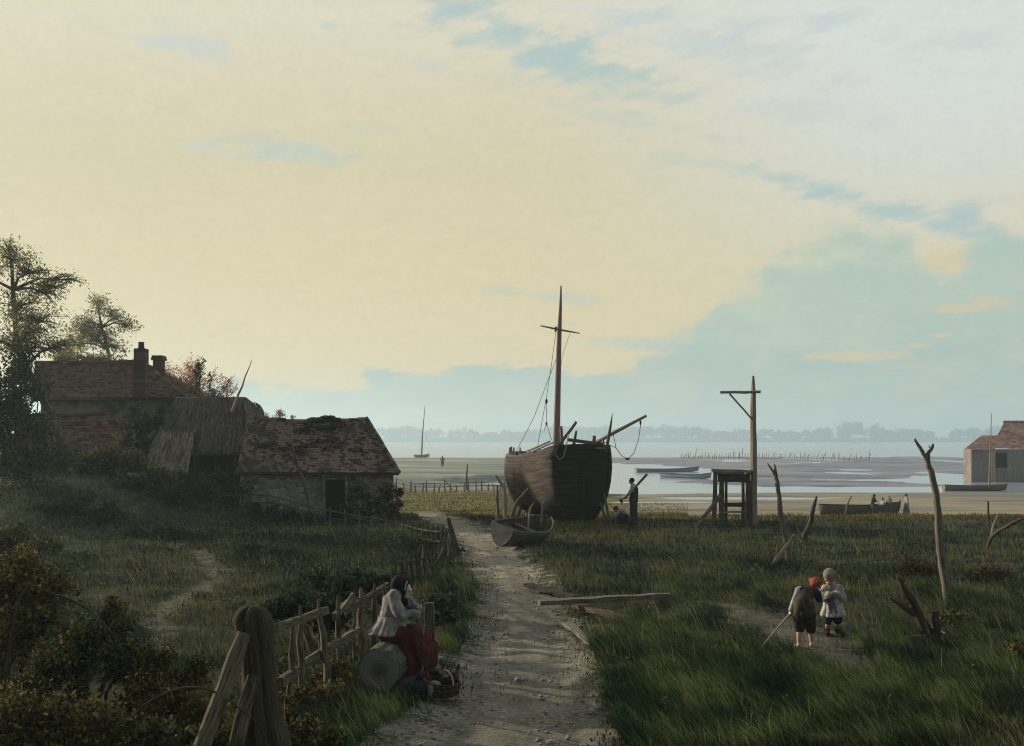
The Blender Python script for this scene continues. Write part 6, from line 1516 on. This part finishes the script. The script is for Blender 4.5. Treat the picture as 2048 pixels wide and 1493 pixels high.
hp2 = J['wrL'] + V3((-.02, -.01, -.06)); st_ = W(1516, 1276, 15.9); st_.z = gz(st_.x, st_.y) + .01
stick('stick', [st_, st_.lerp(hp2, .5) + V3((0, 0, .012)), hp2, hp2 + (hp2 - st_).normalized() * .1], [.012, .015, .018, .016], M['wood_pale'], 'long pale stick slanting to the ground from the hand of the bending child', 'stick', 7, .06)

yc = 17.4; s = .74
A_ = lambda u, v, dy=0: W(u, v, yc + dy)
fL, fR = A_(1676, 1269), A_(1655, 1270); fL.z = gz(fL.x, fL.y) + .035; fR.z = gz(fR.x, fR.y) + .035
J = dict(head=A_(1659, 1158, -.03), face=(-.45, -1, -.45), neck=A_(1663, 1169), chest=A_(1665, 1184), pelvis=A_(1666, 1218),
         shL=A_(1680, 1177, .02), shR=A_(1650, 1177, .0), elL=A_(1685, 1198, -.06), wrL=A_(1672, 1187, -.2), elR=A_(1643, 1198, -.05), wrR=A_(1657, 1190, -.2), haL=(-.7, -.5, .3), haR=(.7, -.5, .2), palmL=(0, .4, -1), palmR=(0, .4, -1),
         hpL=A_(1674, 1222), hpR=A_(1658, 1222), knL=A_(1675, 1245, -.02), knR=A_(1656, 1246, -.02), anL=fL + V3((0, .02, .03)), anR=fR + V3((0, .02, .03)), toeL=fL + V3((.04, -.13, 0)), toeR=fR + V3((-.03, -.13, 0)))
kid, g, f, u, r = person('small child in grey cap and white smock looking down at something in both hands', (A_(1666, 0).x, yc, gz(A_(1666, 0).x, yc)), J, s, 'skin_red', .006, .8, hs=1.0)
garment(kid, 'cap', 'greycap', [(J['head'] + u * .07 - f * .03, (.102, .112, .085), [r, f, u]), (J['head'] + u * .058 + f * .05, (.085, .05, .022), [r, f, u]), (J['head'] - f * .07 + u * .01, (.085, .05, .09), [r, f, u])], .007, .008, 2, 16)
garment(kid, 'smock', 'white', [(J['neck'] - V3((0, 0, .03)), J['chest'], .075, .105), (J['chest'], J['pelvis'] + V3((0, 0, .05)), .10, .11), (J['shL'], J['shR'], .058, .058), (J['shL'], J['elL'], .056, .056), (J['elL'], J['wrL'], .054, .036), (J['shR'], J['elR'], .058, .058), (J['elR'], J['wrR'], .056, .036)], .009, .03, 2, 15)
skirt(kid, 'smock_skirt', 'white', [(J['chest'] - V3((0, 0, .05)), .12, .11), (J['pelvis'] + V3((0, 0, .03)), .145, .13), (J['pelvis'] - V3((0, 0, .115)), .185, .16)], 30, .02, .01, 6)
garment(kid, 'apron', 'apron', [(A_(1664, 1197, -.085), (.07, .045, .09)), (A_(1665, 1214, -.115), (.075, .03, .11)), (A_(1666, 1226, -.13), (.07, .025, .07))], .007, .012, 2, 14)
garment(kid, 'shorts', 'shorts', [(J['hpL'], J['knL'] + V3((0, 0, .03)), .08, .068), (J['hpR'], J['knR'] + V3((0, 0, .03)), .08, .068)], .009, .008)
for k in 'LR': garment(kid, 'boot', 'black', [(g['an' + k] - V3((0, -.03, .01)), g['toe' + k], .042, .034), (g['an' + k] + V3((0, .01, .08)), g['an' + k], .042, .045)], .008, 0)
garment(kid, 'neckerchief', 'jacket', [(J['neck'] + V3((-.02, -.05, -.015)), (.07, .05, .03)), (J['neck'] + V3((-.03, -.09, -.05)), (.05, .025, .035))], .007, .008, 2, 16)
cp = (J['wrL'] + J['wrR']) / 2 + V3((-.0, -.06, .02)); mb = MB(); ellipsoid(mb, cp, (.05, .04, .028)); tag(melt(mb, 'nest', M['straw'], None, .007, 1, .012, 30, loc=cp), 'tiny straw nest held in the hands of the smocked child', 'nest')

# ---------------- shipwrights beside the hulk
ym = 40.3; s = .98
A_ = lambda u, v, dy=0: W(u, v, ym + dy)
zb = gz(A_(1266, 0).x, ym)
J = dict(head=A_(1263, 963), face=(-1, .15, -.1), neck=A_(1266, 972), chest=A_(1267, 983), pelvis=A_(1267, 1003), shL=A_(1265, 976, -.16), shR=A_(1268, 976, .16), elL=A_(1258, 988, -.2), wrL=A_(1253, 993, -.1), elR=A_(1274, 986, .2), wrR=A_(1266, 975, .12),
         hpL=A_(1266, 1005, -.09), hpR=A_(1268, 1005, .09), knL=A_(1265, 1026, -.1), knR=A_(1270, 1026, .1), anL=V3((A_(1265, 0).x, ym - .1, zb + .07)), anR=V3((A_(1271, 0).x, ym + .12, zb + .07)), toeL=V3((A_(1265, 0).x - .17, ym - .1, zb + .03)), toeR=V3((A_(1271, 0).x - .17, ym + .14, zb + .03)))
man, g, f, u, r = person('standing shipwright in dark overalls with a timber on one shoulder beside the hulk', (A_(1267, 0).x, ym, zb), J, s, 'skin_red', .012, .9, faces=False)
garment(man, 'shirt', 'white', [(J['neck'], J['chest'], .09, .14), (J['shL'], J['shR'], .075, .075), (J['shL'], J['elL'], .07, .06), (J['elL'], J['wrL'], .06, .045), (J['shR'], J['elR'], .07, .06), (J['elR'], J['wrR'], .06, .045)], .014, .01)
garment(man, 'overalls', 'slate', [(J['chest'] + V3((.05, 0, .05)), J['pelvis'], .135, .165), (J['hpL'], J['knL'], .12, .09), (J['knL'], J['anL'], .09, .085), (J['hpR'], J['knR'], .12, .09), (J['knR'], J['anR'], .09, .085), (J['hpL'], J['hpR'], .12, .12)], .014, .015)
garment(man, 'hair', 'hair', [(J['head'] + u * .035 - f * .02, (.088, .098, .095), [r, f, u])], .012, .006)
for k in 'LR': garment(man, 'boot', 'black', [(g['an' + k], g['toe' + k], .055, .045)], .012, 0)
mb = MB(); mb.beam(A_(1265, 981, .14), A_(1294, 949, .2), .10, .075, seg=4, jit=.006); tag(mb.build('timber', pmat('fresh_timber', [(.16, .10, .055), (.28, .185, .10)], 5, (9, .6, 1), 'UV'), None, A_(1265, 981, .14)), 'brown squared timber carried on the shoulder of the shipwright', 'timber')
mb = MB(); wl_ = J['wrL'] + V3((-.08, 0, -.02)); mb.tube([wl_ + V3((.14, .03, .08)), wl_ + V3((-.12, -.03, -.14))], .022, 6); o = thing('mallet', wl_, 'dark mallet in the lowered hand of the standing shipwright', 'mallet'); mb.build('handle', M['wood_dark'], o); mb = MB(); mb.beam(wl_ + V3((-.16, -.03, -.08)), wl_ + V3((-.08, -.03, -.22)), .09, .09); mb.build('mallet_head', M['wood_dark'], o)
ym = 41.0
zb = gz(A_(1240, 0).x, ym); A_ = lambda u, v, dy=0: W(u, v, ym + dy)
J = dict(head=A_(1232, 1019, -.05), face=(-1, .1, -.5), up=(-.3, 0, 1), neck=A_(1239, 1022), chest=A_(1244, 1025), pelvis=A_(1252, 1033), shL=A_(1240, 1023, -.18), shR=A_(1240, 1023, .18), elL=A_(1231, 1032, -.2), wrL=A_(1225, 1028, -.12), elR=A_(1231, 1032, .2), wrR=A_(1224, 1025, .1),
         hpL=A_(1251, 1034, -.1), hpR=A_(1251, 1034, .1), knL=A_(1238, 1034, -.16), knR=A_(1240, 1040, .16), anL=V3((A_(1245, 0).x, ym - .16, zb + .07)), anR=V3((A_(1256, 0).x, ym + .16, zb + .07)), toeL=V3((A_(1238, 0).x, ym - .17, zb + .03)), toeR=V3((A_(1249, 0).x, ym + .17, zb + .03)))
man2, g, f, u, r = person('crouching shipwright in white shirt and red cap working under the hulk', (A_(1245, 0).x, ym, zb), J, .98, 'skin_red', .012, .9, faces=False)
garment(man2, 'shirt', 'white', [(J['neck'], J['chest'], .10, .155), (J['chest'], J['pelvis'] + V3((-.05, 0, .03)), .16, .15), (J['shL'], J['shR'], .08, .08), (J['shL'], J['elL'], .075, .06), (J['elL'], J['wrL'], .06, .045), (J['shR'], J['elR'], .075, .06), (J['elR'], J['wrR'], .06, .045)], .014, .012)
garment(man2, 'trousers', 'slate', [(J['hpL'], J['knL'], .12, .09), (J['knL'], J['anL'], .09, .08), (J['hpR'], J['knR'], .12, .09), (J['knR'], J['anR'], .09, .08), (J['hpL'], J['hpR'], .13, .13)], .014, .01)
garment(man2, 'cap', 'redcap', [(J['head'] + u * .05 - f * .01, (.10, .11, .08), [r, f, u])], .012, .006)
for k in 'LR': garment(man2, 'boot', 'black', [(g['an' + k], g['toe' + k], .055, .045)], .012, 0)


# ---------------- the party at the rowing boat, and a far walker
def stander(label, u, vfoot, y, h, face, cloth, arms='down', lean=0.0, group=None):
    """simple upright walker; cloth: list of (garment name, kind, material)"""
    p = W(u, vfoot, y); z = gz(p.x, p.y); b = V3((p.x, p.y, z)); s = h / 1.72; f = V3(face).normalized(); l = V3((-f.y, f.x, 0)); Z_ = V3((0, 0, 1)); ln_ = f * lean
    q = lambda fw, lt, up_: b + f * fw * s + l * lt * s + Z_ * up_ * s + ln_ * max(0, up_ - .9) * s
    am = {'down': ((.02, .22, 1.12), (.06, .22, .88)), 'fore': ((.10, .22, 1.15), (.34, .14, 1.12)), 'hip': ((-.04, .33, 1.15), (.08, .17, 1.0))}[arms]
    J = dict(head=q(.03, 0, 1.60), face=f, neck=q(0, 0, 1.45), chest=q(0, 0, 1.27), pelvis=q(0, 0, .93), shL=q(0, .17, 1.40), shR=q(0, -.17, 1.40), elL=q(*am[0]), elR=q(am[0][0], -am[0][1], am[0][2]), wrL=q(*am[1]), wrR=q(am[1][0], -am[1][1], am[1][2]),
             hpL=q(0, .09, .9), hpR=q(0, -.09, .9), knL=q(.06, .10, .5), knR=q(-.02, -.11, .5), anL=q(.06, .11, .08), anR=q(-.10, -.12, .08), toeL=q(.22, .14, .03), toeR=q(.06, -.15, .03))
    t, g, f2, u_, r_ = person(label, b, J, s, 'skin', .02, .6, group, faces=False)
    for nm, kind, mt in cloth:
        if kind == 'top': cp_ = [(J['neck'], J['chest'], .10 * s, .15 * s), (J['chest'], J['pelvis'], .15 * s, .15 * s), (J['shL'], J['shR'], .08 * s, .08 * s)] + [c for k in 'LR' for c in ((J['sh' + k], J['el' + k], .075 * s, .06 * s), (J['el' + k], J['wr' + k], .06 * s, .045 * s))]
        elif kind == 'vest': cp_ = [(J['neck'], J['chest'], .11 * s, .165 * s), (J['chest'], J['pelvis'], .165 * s, .16 * s)]
        elif kind == 'legs': cp_ = [(J['hpL'], J['hpR'], .12 * s, .12 * s)] + [c for k in 'LR' for c in ((J['hp' + k], J['kn' + k], .12 * s, .09 * s), (J['kn' + k], J['an' + k].lerp(J['kn' + k], .35), .09 * s, .08 * s))]
        elif kind == 'dress': cp_ = [(J['pelvis'] + Z_ * .05 * s, b + Z_ * .12 * s + f * k * .13 * s + l * j * .16 * s, .16 * s, .11 * s) for k in (-1, 0, 1) for j in (-1, 0, 1)]
        elif kind == 'hat': cp_ = [(J['head'] + Z_ * .06 * s, (.10 * s, .11 * s, .09 * s)), (J['head'] + Z_ * .05 * s, (.17 * s, .18 * s, .022 * s))]
        elif kind == 'bonnet': cp_ = [(J['head'] + Z_ * .03 * s - f * .02, (.115 * s, .125 * s, .12 * s))]
        elif kind == 'shawl': cp_ = [(J['neck'], q(-.06, 0, .95), .12 * s, .17 * s), (J['shL'], q(-.04, .16, .7), .09 * s, .1 * s), (J['shR'], q(-.04, -.16, .7), .09 * s, .1 * s)]
        elif kind == 'hair': cp_ = [(J['head'] + Z_ * .035 * s - f * .02 * s, (.09 * s, .10 * s, .095 * s))]
        garment(t, nm, mt, cp_, .02, .01, 2)
    return t


stander('person in dark jacket and trousers reaching into the rowing boat', 1745, 1033, 76.0, 1.46, (.9, .3, 0), [('jacket', 'top', 'brown'), ('trousers', 'legs', 'olive'), ('hat', 'bonnet', 'hair')], 'fore', .22)
stander('woman in pale shawl and black hat standing at the bow of the rowing boat', 1813, 1033, 76.6, 1.46, (-1, -.1, 0), [('dress', 'dress', 'apron'), ('shawl', 'shawl', 'white'), ('hat', 'hat', 'hair')], 'hip')
def sitter(label, u, v, y, s, face, top, hat, hatkind):
    c = W(u, v, y); f = V3(face).normalized(); l = V3((-f.y, f.x, 0)); Z_ = V3((0, 0, 1)); q = lambda fw, lt, up_: c + f * fw * s + l * lt * s + Z_ * up_ * s
    J = dict(head=q(.03, 0, .66), face=f, neck=q(0, 0, .52), chest=q(0, 0, .34), pelvis=q(0, 0, .0), shL=q(0, .17, .46), shR=q(0, -.17, .46), elL=q(.08, .23, .22), elR=q(.08, -.23, .22), wrL=q(.3, .14, .2), wrR=q(.3, -.14, .2), hpL=q(.02, .09, 0), hpR=q(.02, -.09, 0), knL=q(.40, .10, .04), knR=q(.40, -.1, .04), anL=q(.42, .1, -.36), anR=q(.42, -.1, -.36), toeL=q(.55, .1, -.4), toeR=q(.55, -.1, -.4))
    t, g, f2, u_, r_ = person(label, c - Z_ * .4, J, s, 'skin', .02, .6, faces=False)
    garment(t, 'shirt', top, [(J['neck'], J['chest'], .10 * s, .15 * s), (J['chest'], J['pelvis'], .15 * s, .15 * s), (J['shL'], J['shR'], .08 * s, .08 * s)] + [k2 for k in 'LR' for k2 in ((J['sh' + k], J['el' + k], .075 * s, .06 * s), (J['el' + k], J['wr' + k], .06 * s, .045 * s))], .02, .008, 2)
    garment(t, 'trousers', 'brown', [(J['hpL'], J['hpR'], .12 * s, .12 * s)] + [k2 for k in 'LR' for k2 in ((J['hp' + k], J['kn' + k], .11 * s, .09 * s), (J['kn' + k], J['an' + k], .09 * s, .07 * s))], .02, .004, 2)
    garment(t, 'hat', hat, [(J['head'] + Z_ * .06 * s, (.10 * s, .11 * s, .09 * s))] + ([(J['head'] + Z_ * .05 * s, (.19 * s, .2 * s, .025 * s))] if hatkind else []), .02, .0, 2)
sitter('person with dark hair and white sleeves sitting in the rowing boat, facing left', 1766, 1015, 77.3, .85, (-1, -.2, 0), 'white', 'hair', False)
sitter('person all in white with a white hat seated in the rowing boat bow', 1778, 1010, 77.4, .85, (-.5, -.9, 0), 'white', 'white', True)
stander('tiny far figure walking alone on the marsh left of the hulk', 885, 933, 192, 1.95, (.2, -1, 0), [('coat', 'top', 'olive'), ('trousers', 'legs', 'slate'), ('hat', 'bonnet', 'hair')], 'hip')
